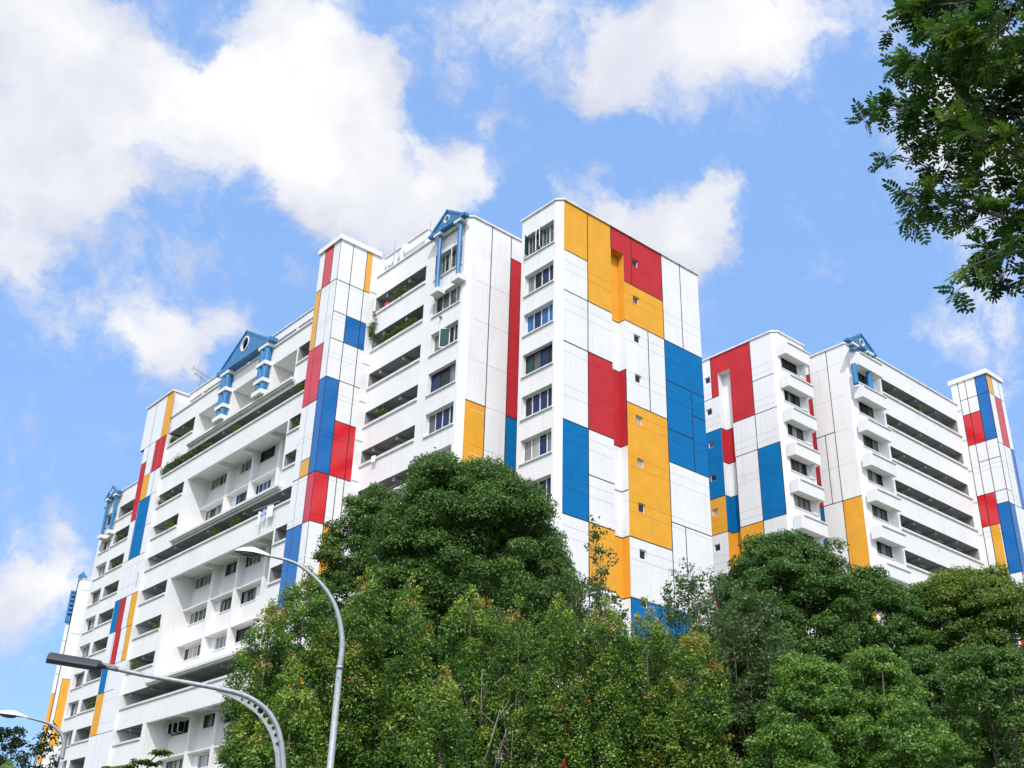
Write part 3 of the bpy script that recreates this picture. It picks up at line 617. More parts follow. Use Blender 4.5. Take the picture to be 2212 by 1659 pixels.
lines(b, F_G, [(0,9,30.6),(0,9,36.28),(0,9,42.0)], [(.15,22.5,30.6)], w=.05); lines(b, F_G2, [(-.86,-.3,28.9),(-.86,-.3,31.3),(-.86,-.3,35.5)], w=.05)
b.build('wall', G1)
e = MB(); F_G.box(e, -.35, 9.05, 43.402, 43.52, -.08, .2, 'trim_paint'); e.build('roof_coping', G1)
e = MB()
F_G2.box(e, -1.05, -.31, 37.91, 38.35, -.35, .5, 'blue_metal')
for i in range(6): F_G2.box(e, -1.03, -.31, 38.36 + i * .58, 38.36 + i * .58 + .34, -.3, -.18, 'blue_metal')
F_G2.box(e, -1.05, -.92, 38.36, 41.7, -.32, .0, 'blue_metal'); F_G2.box(e, -1.05, -.31, 41.71, 41.95, -.35, .5, 'blue_metal'); F_G2.box(e, -.91, -.32, 38.36, 41.7, .2, .4, 'joint_black')
e.build('louvre', G1)
e = MB(); F_G.box(e, -.45, .1, 43.55, 43.75, -.2, .4, 'blue_metal'); e.prism([F_G.p(-.5,43.76,-.2), F_G.p(.55,43.76,-.2), F_G.p(.05,44.4,-.2)], tuple(-F_G.N * .5), 'blue_metal')
for u in (.02, .3, .5): F_G.box(e, u, u + .08, 43.53, 44.0, .5, .58, 'joint_black')
e.build('roof_frame', G1)
e = MB(); e.tube([F_G.p(-.36,43.4,.25), F_G.p(-.36,0,.25)], .05, 'joint_black', 6); e.build('drain_pipe', G1)

# ================================================================== BLOCK 2
B2 = thing('apartment_building', 'smaller white apartment block on the right with bay windows and long balconies', 'building', (63.6, 44, 0))
F_L = FX(63.56); F_R = FY(44.0); F_L2 = FX(69.17); F_R2 = FY(41.2); F_T = FX(85.4); F_TR = FY(38.19)
b = MB(); TZ = 44.85
sw2 = []
for k in range(13):
    s = 42.75 - 2.81 * k
    if s > 1: sw2.append((50.5, 51.07, s, s + .55, .14))
p2 = [(46.42,50.38,38.5,TZ,Rr),(49.7,50.38,38.5,41.28,W),(44.3,46.42,29.98,35.62,Bl),(49.7,58,32.87,38.46,Bl),(49.7,58,30.0,32.87,Og),(46.43,48.52,24.5,29.98,Og),(44.3,46.43,18,24,Rr),(49.7,58,20,25,Rr)]
hs_ = []
for h in sw2:
    m = W
    for q in p2:
        if q[0] < 50.8 < q[1] and q[2] < h[2] + .2 < q[3]: m = q[4]
    hs_.append((*h, m, 'dark_room'))
facade(b, F_L, 44.38, 60, 0, TZ, hs_ + [(48.52, 49.7, 0, 43.25, .0001, W, None)], p2)
zz = [0, 24.5, 30.0, 32.87, 35.62, 38.46, 43.25]; mm_ = [W, Og, Bl, W, Rr, W]
for i in range(6):
    a, c, m = zz[i], zz[i+1], mm_[i]; F_L.quad(b, 48.52, 49.7, a, c, .65, m)
    for u in (48.52, 49.7): b.quad([F_L.p(u,a,0), F_L.p(u,c,0), F_L.p(u,c,.65), F_L.p(u,a,.65)], m)
b.quad([F_L.p(48.52,43.25,0), F_L.p(49.7,43.25,0), F_L.p(49.7,43.25,.65), F_L.p(48.52,43.25,.65)], W)
Fn = FX(63.56 + .65); lines(b, Fn, [(48.53,49.69,z) for z in zz[1:6]]); Fn2 = FY(49.7 ); Fn2 = Frame((0, 49.7, 0), (1, 0, 0), (0, -1, 0)); lines(b, Fn2, [(63.57,64.2,z) for z in zz[1:6]])
lines(b, F_L, [(44.38,46.42,41.3),(44.38,46.42,38.49),(46.42,48.52,38.49),(49.7,51.6,41.28),(49.7,58,38.46),(44.38,48.52,35.62),(49.7,58,32.87),(49.7,58,30.0),(44.38,48.52,29.98)],
      [(46.42,24.5,TZ),(50.38,41.28,TZ),(48.52,30,35.62),(44.38,29.98,35.62)], w=.055)
for k in range(13):
    for dz in (0, -.6):
        z = 42.35 + dz - 2.81 * k
        if z > 1: grooves(b, F_L, [(44.5,48.5,z),(49.72,56,z)], p2)
b.quad([(63.56,44.38,0),(63.94,44.0,0),(63.94,44.0,TZ),(63.56,44.38,TZ)], W)
wz2 = [(41.82, 42.8)] + [(39.04 - 2.81 * k, 40.05 - 2.81 * k) for k in range(12)]
facade(b, F_R, 63.94, 67.2, 0, TZ, [(64.1, 66.12, a, c, .15, W, 'dark_room') for a, c in wz2])
shell(b, 63.56, 67.2, 44.0, 60, 0, TZ - .4, skip=('-x', '-y', 'top')); b.quad([(67.2,44,TZ-.4),(67.2,60,TZ-.4),(67.2,60,TZ),(67.2,44,TZ)], W)
b.build('end_wing', B2)
e = MB(); e.prism([(x, y, TZ) for x, y in ((63.46,60),(63.46,44.34),(63.9,43.9),(67.3,43.9),(67.3,60))], (0, 0, .13), 'trim_paint'); e.build('roof_coping', B2)
bt = [43.78, 40.98, 38.2, 35.38, 32.52, 29.78, 26.95, 24.1, 21.3, 18.5]; bo = [42.7, 39.95, 37.15, 34.35, 31.52, 28.74, 25.95, 23.1, 20.3, 17.5]
def bay(F, u0, u1, z0, z1, d):
    e = MB(); F.box(e, u0, u1, z0, z1 - .08, d, -.002, W); bo_ = e.build('bay_parapet', B2)
    e = MB(); F.box(e, u0 + .3, u1 + .06, z1 - .079, z1 + .02, d - .08, d + .14, 'trim_paint'); e.build('coping', bo_)
for z0, z1 in zip(bo, bt):
    bay(F_R, 63.75, 66.88, z0, z1, -.71)
    e = MB(); F_R.box(e, 66.25, 66.85, z0 - .95, z0 - .001, -.10, -.002, W); e.prism([F_R.p(66.3,z0-.002,-.65), F_R.p(66.3,z0-.002,-.101), F_R.p(66.3,z0-.75,-.101)], (.18,0,0), W); e.build('bracket', B2)
for k, (a, c) in enumerate(wz2[:8]): window(B2, F_R, 64.1, 66.12, a, c, .15, n=4 if k % 2 else 3, frame='dark_frame', panes=[['dark_glass'],['dark_glass','grey_curtain','dark_glass','dark_curtain'],['dark_glass','pale_curtain','dark_curtain'],['dark_curtain','dark_curtain','grey_curtain','dark_glass'],['pale_curtain','grey_curtain','grey_curtain'],['dark_curtain','grey_curtain']][k % 6], sillw=.05)
for k, h in enumerate(sw2[:8]): window(B2, F_L, *h, n=1, panes=[['dark_glass','dark_glass','dark_curtain','dark_glass','pale_curtain','dark_glass'][k % 6]], name='small_window', sill=False)
# second part with the balconies
b = MB()
pl = [(44.95,47.5,32.2,43.42,Rr),(44.95,47.5,20,32.2,Bl),(41.62,43.26,20.5,32.16,Og)]
facade(b, F_L2, 41.62, 47.5, 0, TZ, [], pl)
lines(b, F_L2, [(43.26,44.95,37.8),(41.62,47.5,32.18),(44.95,47.5,43.42)], [(43.26,20,TZ),(44.95,20,TZ),(44.12,32.18,37.8)], w=.055)
for k in range(13):
    z = 43.35 - 2.8 * k
    if z > 1: lines(b, F_L2, [(42.0,44.9,z)], w=.02, m='joint_grey', proud=.003); lines(b, F_L2, [(42.0,44.9,z+.55)], w=.012, m='trim_paint', proud=.003)
b.quad([(69.17,41.62,0),(69.59,41.2,0),(69.59,41.2,TZ),(69.17,41.62,TZ)], W)
bt2 = [43.2, 40.12, 37.32, 34.52, 31.72, 28.92, 26.12, 23.3, 20.5, 17.7, 14.9]; bs2 = [41.86, 38.97, 36.17, 33.38, 30.58, 27.78, 25.0, 22.2, 19.4, 16.6, 13.8]
wz3 = [(41.7, 42.6)] + [(38.98 - 2.8 * k, 40.0 - 2.8 * k) for k in range(12)]
facade(b, F_R2, 69.59, 85.5, 0, TZ, [(69.62, 71.68, a, c, .15, W, 'dark_room') for a, c in wz3] + [(73.38, 84.9, s - .03, t, 1.9, SHG, SHG) for s, t in zip(bs2, bt2)])
for t in bt2:
    for x in (75.5, 78.6, 81.7): b.box((x, 41.35, t - .24), (x + .2, 43.04, t - .004), SHG)
b.quad([(67.2,47.5,0),(69.17,47.5,0),(69.17,47.5,TZ),(67.2,47.5,TZ)], W)
shell(b, 69.17, 88.0, 43.3, 60, 0, TZ - .4, skip=('-x',)); b.quad([(69.62,41.2,TZ-.4),(85.5,41.2,TZ-.4),(85.5,44,TZ-.4),(69.62,44,TZ-.4)], SHG)
b.build('balcony_wing', B2)
e = MB(); e.prism([(x, y, TZ) for x, y in ((69.07,50),(69.07,41.58),(69.55,41.1),(85.39,41.1),(85.39,50))], (0, 0, .13), 'trim_paint'); e.build('roof_coping', B2)
for i, t in enumerate(bt2[:7]):
    for x in (77.2, 80.4, 83.4): e = MB(); e.box((x, 42.2, t - .075), (x + .9, 42.32, t - .02), 'white_frame'); e.build('ceiling_light', B2)
    for x, m in ((76.1, 'dark_frame'), (79.3, 'blue_paint'), (82.5, 'dark_frame')): e = MB(); e.box((x, 43.02, t - 2.1), (x + .9, 43.08, t - .26), m); e.build('corridor_door', B2)
    e = MB(); e.tube([(78.4, 41.12, t - 1.75), (78.4, 41.14, t - 1.2)], .018, 'trim_paint', 5); e.build('drain_spout', B2)
for s in bs2[:8]: coping(B2, F_R2, 73.3, 85.3, s + .09, .11, .16)
bt3 = [43.8, 40.91, 38.11, 35.3, 32.47, 29.66, 26.85, 24.0, 21.2, 18.4]; bo3 = [42.62, 39.87, 37.09, 34.26, 31.48, 28.68, 25.88, 23.05, 20.2, 17.4]
for z0, z1 in zip(bo3, bt3):
    bay(F_R2, 69.1, 72.45, z0, z1, -.74)
    if z0 < 42: e = MB(); e.prism([F_R2.p(71.9,z0-.002,-.68), F_R2.p(71.9,z0-.002,-.002), F_R2.p(71.9,z0-.8,-.002)], (.2,0,0), W); e.build('bracket', B2)
for k, (a, c) in enumerate(wz3[:9]): window(B2, F_R2, 69.62, 71.68, a, c, .15, n=3, frame='dark_frame', panes=[['dark_glass'],['dark_glass','dark_glass','dark_curtain'],['dark_curtain','dark_glass','grey_curtain'],['grey_curtain','pale_curtain','dark_glass'],['dark_curtain','grey_curtain','dark_curtain'],['dark_glass','grey_curtain','dark_curtain']][k % 6], sillw=.05)
pediment(B2, F_R2, 68.0, 71.9, 44.32, 44.50, 45.66, -.74, -.36, 69.95, 44.82, .25)
for x in (68.86, 70.87):
    corbel(B2, F_R2, x - .42, x + .5, 44.17, 44.315, -.82, -.2); column(B2, F_R2, x, -.46, 43.81, 44.168, .22); column(B2, F_R2, x, -.44, 40.93, 42.617, .22)
# right-hand tower
b = MB()
PT = [(38.19,39.22,40.86,46.85,BP),(39.22,40.82,40.87,43.7,RP),(39.28,40.82,33.6,36.3,RP),(38.19,39.30,29.33,35.22,BP),(39.36,40.18,29.35,33.57,YP),(39.65,40.82,22.5,29.35,BP)]
PTR = [(85.4,86.24,45.0,46.85,YP),(86.24,87.32,40.45,45.0,RP),(87.45,88.0,35.1,40.45,BP),(85.4,86.2,29.1,35.1,BP)]
facade(b, F_T, 38.19, 40.82, 0, 46.85, [], [(38.19,39.22,40.86,46.85,BP),(39.22,40.82,40.87,43.7,RP),(39.28,40.82,33.6,36.3,RP),(38.19,39.30,29.33,35.22,BP),(39.36,40.18,29.35,33.57,YP),(39.65,40.82,22.5,29.35,BP),(38.19,39.32,22,26.87,RP),(39.3,40.82,14,20,YP)], 'white_panel')
lines(b, F_T, [(38.19,40.82,45.13),(39.22,40.82,43.7),(38.19,40.82,40.86),(38.3,40.12,39.18),(38.19,40.82,36.3),(38.19,39.3,35.22),(39.3,40.82,33.6),(38.19,40.82,29.34),(38.19,39.32,26.87),(39.65,40.82,22.5)],
      [(38.23,0,46.85),(39.24,26.8,46.85),(40.14,22.5,46.85),(40.8,0,46.85),(39.66,22,29.34)], w=.055)
F_T.quad(b, 40.82, 41.45, 0, 46.85, 0, W)
facade(b, F_TR, 85.4, 88.0, 0, 46.85, [], [(85.4,86.24,45.0,46.85,YP),(86.24,87.32,40.45,45.0,RP),(87.45,88.0,35.1,40.45,BP),(85.4,86.2,29.1,35.1,BP),(86.2,87.6,20,27,RP)], 'white_panel')
lines(b, F_TR, [(85.4,88,45.0),(85.4,88,40.45),(85.4,88,35.1),(85.4,86.2,36.25),(85.4,88,29.1)], [(86.24,35.1,46.85),(87.34,35.1,46.85)], w=.045)
lines(b, F_TR, [], [(86.8,29,40.4),(86.2,22,35)], w=.02, m='joint_grey')
for k in range(15):
    for dz in (0, -.42):
        z = 44.35 + dz - 2.8 * k
        if z > 1: grooves(b, F_T, [(38.25,40.78,z)], PT); grooves(b, F_TR, [(85.42,88,z)], PTR)
    z = 44.35 - 2.81 * k
    if z > 1: F_T.box(b, 40.84, 41.35, z - .1, z, -.05, .001, 'trim_paint')
shell(b, 85.4, 88.0, 38.19, 41.45, 0, 46.85, skip=('-x', '-y'))
b.build('stair_tower', B2)
e = MB(); e.box((85.26,38.05,46.852), (88.14,41.6,47.25), W); e.build('roof_slab', B2)

# ================================================================== leaves and trees
def nrmz(a): return a / np.maximum(np.linalg.norm(a, axis=1, keepdims=True), 1e-9)
def leaf_object(name, parent, c, nrm_, ax, ln, wd, kind, m):
    """quads: one leaf each"""
    n = len(c); ax = ax - nrm_ * np.sum(ax * nrm_, 1, keepdims=True); ax = nrmz(ax); side = np.cross(nrm_, ax)
    ln = ln[:, None]; wd = wd[:, None]
    v = np.empty((n, 4, 3)); v[:, 0] = c; v[:, 1] = c + ax * ln * .5 + side * wd; v[:, 2] = c + ax * ln - nrm_ * ln * .18; v[:, 3] = c + ax * ln * .5 - side * wd
    v[:, 1] += nrm_ * wd * .25; v[:, 3] += nrm_ * wd * .25
    me = bpy.data.meshes.new(name); me.vertices.add(n * 4); me.vertices.foreach_set('co', v.astype(np.float32).ravel())
    me.loops.add(n * 4); me.loops.foreach_set('vertex_index', np.arange(n * 4, dtype=np.int32)); me.polygons.add(n)
    me.polygons.foreach_set('loop_start', np.arange(0, n * 4, 4, dtype=np.int32)); me.polygons.foreach_set('loop_total', np.full(n, 4, dtype=np.int32))
    at_ = me.attributes.new('kind', 'FLOAT', 'FACE'); at_.data.foreach_set('value', np.clip(kind, 0, 1).astype(np.float32))
    me.materials.append(MT[m]); me.update(); me.validate()
    o = bpy.data.objects.new(name, me); C.objects.link(o)
    if parent: o.parent = parent; o.matrix_parent_inverse = Matrix.Translation(-Vector(LOC.get(parent.name, (0, 0, 0))))
    return o
def clump_leaves(centers, radii, per, size, up=.35, tipkind=0.0, squash=.8):
    """leaves in the outer shell of every clump; size = leaf length"""
    k = len(centers); cnt = np.maximum(8, (per * radii ** 2)).astype(int); idx = np.repeat(np.arange(k), cnt); n = len(idx)
    d = nrmz(rng.normal(size=(n, 3))); low = d[:, 2] < -.35; d[low, 2] *= -.6; d = nrmz(d)
    r = radii[idx] * (1 - .5 * rng.random(n) ** 1.6)
    lump = 1 + .16 * np.sin(d[:, 0] * 5 + idx) * np.cos(d[:, 1] * 6 + idx * 2)
    c = centers[idx] + d * (r * lump)[:, None] * np.array([1, 1, squash])
    nn = nrmz(d * .6 + np.array([0, 0, up]) + rng.normal(size=(n, 3)) * .45)
    ax = nrmz(d * .5 + rng.normal(size=(n, 3)) * .8)
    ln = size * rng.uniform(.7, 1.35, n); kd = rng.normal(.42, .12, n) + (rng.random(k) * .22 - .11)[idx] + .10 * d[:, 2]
    return c, nn, ax, ln, kd, d, idx
def px_r(p, hw): return hw * (p - CAM).dot(AZ) / FD
def stems(b, base, top, r, spread, zc, n=5, m='bark', seed=1, rad=.13):
    rr = random.Random(seed); b.tube([base, base.lerp(Vector((base.x, base.y, zc)), .6) + Vector((rr.uniform(-.1,.1), rr.uniform(-.1,.1), 0)), (base.x, base.y, zc)], [rad * 1.3, rad, rad * .85], m, 8)
    for i in range(n):
        a = rr.uniform(0, 6.28); q = Vector((base.x, base.y, zc - rr.uniform(0, .8))); h = rr.uniform(.55, .95) * (top - zc); s_ = rr.uniform(.35, .85) * spread
        p1 = q + Vector((math.cos(a) * s_ * .4, math.sin(a) * s_ * .4, h * .4)); p2 = q + Vector((math.cos(a + .3) * s_, math.sin(a + .3) * s_, h))
        b.tube([q, q.lerp(p1, .5) + Vector((0, 0, .1)), p1, p1.lerp(p2, .5) + Vector((rr.uniform(-.1,.1), rr.uniform(-.1,.1), .1)), p2], [rad * .6, rad * .5, rad * .38, rad * .25, rad * .1], m, 6)
        for j in range(3):
            q2 = p1.lerp(p2, rr.uniform(0, .7)); b2 = q2 + Vector((rr.uniform(-1, 1), rr.uniform(-1, 1), rr.uniform(.3, 1))) * s_ * .6; b.tube([q2, q2.lerp(b2, .5) + Vector((0, 0, .08)), b2], [rad * .25, rad * .17, rad * .06], m, 5)
TOT = [0]
def round_tree(label, cx, ty, hw, dist, zc, m, size=.12, per=950, nl=9, ncl=90, seed=0, group=None, tips=0, cat='tree', name='broadleaf_tree', rz=None):
    global rng; rng = np.random.default_rng(seed + 100); tp = at(cx, ty, dist); r = px_r(tp, hw); top = tp.z
    root = thing(name, label, cat, (tp.x, tp.y, 0), group)
    ctr = np.array([tp.x, tp.y, (top + zc) / 2]); H = (top - zc) / 2
    lob = []                                                # limbs end in lobes; lobes carry the leaf clumps
    for i in range(nl):
        ph = i * 2.399 + seed; zz = 1 - 1.55 * (i + .3) / nl; rr = math.sqrt(max(0, 1 - zz * zz)); j = rng.uniform(.85, 1.0)
        lob.append((ctr + np.array([math.cos(ph) * rr * r * .62 * j, math.sin(ph) * rr * r * .62 * j, zz * H * .62]), r * rng.uniform(.42, .58)))
    cc = []; cr_ = []
    for i in range(int(ncl * 1.35)):
        if i % 5 < 2:                                        # limb lobes break the dome
            lc, lr = lob[i % nl]; d = nrmz(rng.normal(size=(1, 3)))[0]; d[2] = abs(d[2]) * .9 - .25
            out = lc - ctr; on = np.linalg.norm(out) + 1e-6; d = d + out / on * .6; d /= np.linalg.norm(d)
            cc.append(lc + d * lr * rng.uniform(.6, 1.0) * np.array([1, 1, min(1.3, H / r)])); cr_.append(r * rng.uniform(.12, .20))
        elif i % 5 == 2 and i % 2: a = rng.uniform(0, 6.28); q = r * rng.uniform(.0, .5); cc.append(np.array([tp.x + math.cos(a) * q, tp.y + math.sin(a) * q, rng.uniform(zc + .3, top - r * .35)])); cr_.append(r * rng.uniform(.22, .30))
        else:                                                # the rounded outer shell
            zr = rng.random() ** .8; a = rng.uniform(0, 6.28); er = (1 - max(0, (zr - .30) / .70) ** 3.2) ** .5 * (.86 + .14 * min(1, zr / .3)) * (1 + .07 * math.sin(a * 3 + seed) + .05 * math.sin(zr * 9 + a * 2))
            q = r * er * rng.uniform(.74, .90); cc.append(np.array([tp.x + math.cos(a) * q, tp.y + math.sin(a) * q, zc + (top - zc) * (zr * .97)])); cr_.append(r * rng.uniform(.11, .20))
    cc = np.array(cc); cr_ = np.array(cr_)
    lim = np.linalg.norm((cc - ctr)[:, :2], axis=1); cc[:, :2] = ctr[:2] + (cc - ctr)[:, :2] * np.minimum(1, (r - cr_ * .6) / np.maximum(lim, .01))[:, None]
    cc[:, 2] = np.minimum(cc[:, 2], top - cr_ * .75)
    if size < .13: size *= .80; per *= 1.35
    c, nn, ax, ln, kd, d, idx = clump_leaves(cc, cr_, per, size); TOT[0] += len(c)
    kd += .30 * np.clip((c[:, 2] - (top - .35 * (top - zc))) / (top - zc), 0, 1) * tips
    leaf_object('crown', root, c, nn, ax, ln, ln * .27, kd, m)
    b = MB(); stems(b, Vector((tp.x, tp.y, 0)), top, r, r * .8, zc + .3, 7, 'bark', seed, .16 if r > 2 else .11); b.build('trunk', root, True); return root
def spire_tree(label, cx, ty, hw, dist, zc, seed, nsp=4, m='rose_apple_leaf', size=.078, tip=1.0, dens=1.0, group='rose apple trees in the front row', bare=0):
    """rose apple: several upright shoots, pointed, with young pink-orange leaves at the tips"""
    global rng; rng = np.random.default_rng(seed + 500); tp = at(cx, ty - 24, dist); r = px_r(tp, hw); top = tp.z
    root = thing('rose_apple_tree', label, 'tree', (tp.x, tp.y, 0), group)
    cc = []; cr_ = []; hh = []; kk = []
    # crowns of several upright heads; every head is covered in tufts that point up
    spires = [(0, 0, top, r * rng.uniform(.56, .68))]
    for i in range(min(nsp, 4) - 1):
        a = i * 2.4 + seed * 1.3; q = r * rng.uniform(.42, .60); spires.append((q * math.cos(a), q * math.sin(a), top - rng.uniform(1.0, 1.8) - .7 * i, r * rng.uniform(.30, .42)))
    for sx, sy, st, sr in spires:
        z = st
        while z > zc - .3:
            h = st - z; w = sr * min(1, (h / 1.5) ** .62) * (1 + .16 * math.sin(z * 3.1 + sx * 9)); n_ = max(1, int(w * 12 * dens + rng.random()))
            for q in range(n_):
                a = rng.uniform(0, 6.28); o = w * (rng.uniform(.72, 1.0) if h > .3 else rng.uniform(0, .8))
                cc.append((tp.x + sx + math.cos(a) * o, tp.y + sy + math.sin(a) * o, z - .12 + rng.uniform(-.08, .08))); cr_.append(rng.uniform(.15, .27) * (1 if h > .45 else .62)); hh.append(h); kk.append(rng.normal(0, .09))
            z -= .20
    cc = np.array(cc); cr_ = np.array(cr_); hh = np.array(hh); kk = np.array(kk)
    c, nn, ax, ln, kd, d, idx = clump_leaves(cc, cr_, 2300, size, up=.45, squash=1.6); TOT[0] += len(c)
    ax = nrmz(ax + np.array([0, 0, .9]))
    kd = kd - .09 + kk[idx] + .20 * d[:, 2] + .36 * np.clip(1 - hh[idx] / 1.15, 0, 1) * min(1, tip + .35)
    redc = (rng.random(len(cc)) < np.where(hh < .6, .42, .03) * tip)[idx] & (d[:, 2] > .1)
    kd = np.where(kd > .74, .66 + .10 * rng.random(len(c)), kd); kd = np.where(redc & (rng.random(len(c)) < .5), rng.uniform(.78, .96, len(c)), kd)
    spires = [q[:3] for q in spires]
    leaf_object('crown', root, c, nn, ax, ln, ln * .25, kd, m)
    b = MB(); base = Vector((tp.x, tp.y, 0)); b.tube([base, (tp.x, tp.y, zc * .6), (tp.x + .05, tp.y, zc + 1)], [.13, .10, .075], 'bark', 8)
    for i, (sx, sy, st) in enumerate(spires):
        z0 = zc * rng.uniform(.8, 1.0); b.tube([(tp.x, tp.y, z0), (tp.x + sx * .6, tp.y + sy * .6, z0 + (st - z0) * .35), (tp.x + sx, tp.y + sy, st - .25)], [.045, .028, .010], 'bark', 5)
    for i in range(bare):
        a = rng.uniform(0, 6.28); q = Vector((tp.x + math.cos(a) * r * .4, tp.y + math.sin(a) * r * .4, rng.uniform(zc, zc + 1.5))); e = q + Vector((rng.uniform(-.7, .7), rng.uniform(-.7, .7), rng.uniform(1.2, 2.4)))
        mid = q.lerp(e, .5) + Vector((rng.uniform(-.12, .12), rng.uniform(-.12, .12), 0)); b.tube([q, mid, e], [.03, .02, .007], 'pale_bark', 5)
        for j in range(3): s_ = mid.lerp(e, rng.uniform(0, .8)); b.tube([s_, s_ + Vector((rng.uniform(-.4, .4), rng.uniform(-.4, .4), rng.uniform(.2, .6)))], [.012, .004], 'pale_bark', 4)
    b.build('trunk', root, True); return root
def wispy_tree(label, cx, ty, hw, dist, zc, seed, ntw=120, per=46, red=.02):
    """thin branches with feathery sprays, the wall shows through"""
    global rng; rng = np.random.default_rng(seed + 900); tp = at(cx, ty, dist); r = px_r(tp, hw); top = tp.z
    root = thing('feathery_tree', label, 'tree', (tp.x, tp.y, 0), 'feathery trees in front of the painted wall'); b = MB()
    b.tube([(tp.x, tp.y, 0), (tp.x, tp.y, zc)], [.09, .06], 'pale_bark', 7); C_ = []; N_ = []; A_ = []
    for i in range(ntw):
        if i % 6 == 0:
            a = rng.uniform(0, 6.28); s_ = r * rng.uniform(.15, 1.0); zt = zc + (top - zc) * rng.uniform(.3, 1.0) * (1 - .2 * s_ / r)
            P0 = Vector((tp.x, tp.y, zc + rng.uniform(-.5, .3) * 1.0)); P2 = Vector((tp.x + math.cos(a) * s_, tp.y + math.sin(a) * s_, zt)); P1 = P0.lerp(P2, .5) + Vector((math.cos(a) * s_ * .3 + rng.uniform(-.2, .2), math.sin(a) * s_ * .3 + rng.uniform(-.2, .2), -.2))
            b.tube([P0, P0.lerp(P1, .5), P1, P1.lerp(P2, .5), P2], [.024, .018, .012, .008, .003], 'bark', 5)
        t = rng.uniform(.15, 1); q = P1.lerp(P2, t) if t > .3 else P0.lerp(P1, t + .6); e = q + Vector((rng.uniform(-.5, .5), rng.uniform(-.5, .5), rng.uniform(-.1, .4)))
        b.tube([q, q.lerp(e, .5) + Vector((0, 0, .04)), e], [.006, .004, .002], 'bark', 4)
        for j in range(per):                               # spray
            s2 = q.lerp(e, (j % 8) / 8 + .1); o = np.array(s2) + rng.normal(size=3) * .075; C_.append(o)
    c = np.array(C_); n = len(c); nn = nrmz(rng.normal(size=(n, 3)) + np.array([0, 0, .7])); ax = nrmz(rng.normal(size=(n, 3)))
    kd = rng.normal(.5, .2, n); kd = np.minimum(kd, .9); kd[rng.random(n) < red] = 1.0; ln = rng.uniform(.06, .14, n)
    leaf_object('crown', root, c, nn, ax, ln, ln * .28, kd, 'feather_leaf'); b.build('trunk', root, True); return root

round_tree('tallest dark green round-headed tree in the centre, right of the pair', 1038, 1016, 224, 37, 7.4, 'dark_leaf', .115, 1350, 15, 400, 1)
round_tree('brighter green dense tree on the left flank of the tallest tree', 815, 1045, 112, 40, 8.6, 'dark_leaf', .115, 1500, 11, 190, 2, tips=.9)
round_tree('lower green tree at the foot of the panelled tower, left of the tall crowns', 742, 1150, 88, 39, 7.6, 'dark_leaf', .115, 1500, 9, 150, 22, tips=.9)
round_tree('dense tree filling the gap low between the two tallest crowns', 905, 1180, 125, 36, 6.2, 'dark_leaf', .115, 1400, 9, 170, 31)
round_tree('broad dark tree right of the end wing, in front of the bay windows', 1685, 1160, 165, 42, 8.0, 'dark_leaf', .12, 1400, 13, 280, 3)
round_tree('dark olive tree below the long balconies, between two other dense crowns', 1870, 1230, 125, 44, 7.0, 'dark_leaf', .12, 1400, 11, 230, 4, tips=.4)
round_tree('dense tree with yellow-green top at the right edge, below the right-hand tower', 2065, 1235, 165, 46, 8.0, 'yellow_leaf', .12, 1500, 13, 320, 5, tips=1.3)
round_tree('dark tree in the bottom right corner, bare stems showing in gaps', 2130, 1400, 130, 38, 5.5, 'dark_leaf', .12, 1000, 11, 190, 6)
round_tree('shaded mid-height tree behind the bright bush-like tree at lower right', 1990, 1400, 120, 41, 4.5, 'dark_leaf', .12, 1200, 10, 190, 16)
round_tree('shaded tree with dark gaps behind the front row, lower right middle', 1655, 1370, 130, 36, 4.6, 'dark_leaf', .11, 1100, 10, 180, 7)
round_tree('low dense tree under the tallest crown, seen between pink-tipped trees', 1130, 1350, 150, 34.5, 4.2, 'dark_leaf', .11, 1000, 10, 190, 8)
round_tree('low dense tree behind the row at lower left, behind the curved lamp post', 770, 1310, 120, 34.5, 4.0, 'dark_leaf', .11, 1100, 10, 190, 18)
round_tree('low tree behind the front row, right of its centre, blue wall showing behind it', 1400, 1372, 150, 34, 4.0, 'bright_leaf', .11, 1000, 9, 150, 28)
wispy_tree('thin feathery tree with sprays of tiny leaves against the orange and white wall', 1280, 1120, 100, 34, 7.4, 1, 240)
wispy_tree('thin feathery tree right of the small blue wall window', 1480, 1185, 100, 35, 7.2, 2, 330)
wispy_tree('feathery grey-green tree with a few red flowers, left of the dark right-hand crown', 1590, 1250, 120, 33, 6.4, 3, 620, 60, .012)
wispy_tree('low feathery shrub-like tree with red flowers in front of the blue foot of the wall', 1430, 1340, 110, 32, 5.0, 4, 460, 55, .03)

spire_tree('leftmost of the front row trees, dark broad crown beside the curved lamp bracket', 590, 1318, 92, 26, 3.4, 1, 6, tip=.35)
spire_tree('broad front row tree behind the round-headed lamp pole, orange young leaf near its top', 668, 1243, 100, 27.5, 3.6, 2, 7, tip=.5)
spire_tree('pointed front row tree with red tips just right of the lamp pole', 795, 1248, 68, 27, 3.6, 3, 4)
spire_tree('pointed front row tree with yellow and orange tips, third spire right of the lamp pole', 895, 1262, 62, 26.5, 3.6, 4, 4)
spire_tree('front row tree with a wide orange-tinted head and bare pale stems below it', 1020, 1290, 85, 27, 4.4, 5, 6, tip=1.2, bare=14)
spire_tree('thin greyish front row tree with many bare pale twigs', 1122, 1318, 58, 27.5, 3.6, 6, 4, tip=.25, dens=.55, bare=22)
spire_tree('leafy green front row tree, few pink tips, right of the thin twiggy one', 1210, 1303, 66, 27, 3.6, 7, 4, tip=.5)
spire_tree('front row tree with dark stem, pink tips, right of centre', 1305, 1312, 80, 27.5, 4.0, 8, 4, tip=1.1)
spire_tree('front row tree with dark trunk and pink tips, second right of centre', 1395, 1325, 78, 28, 4.0, 9, 4, tip=1.1)
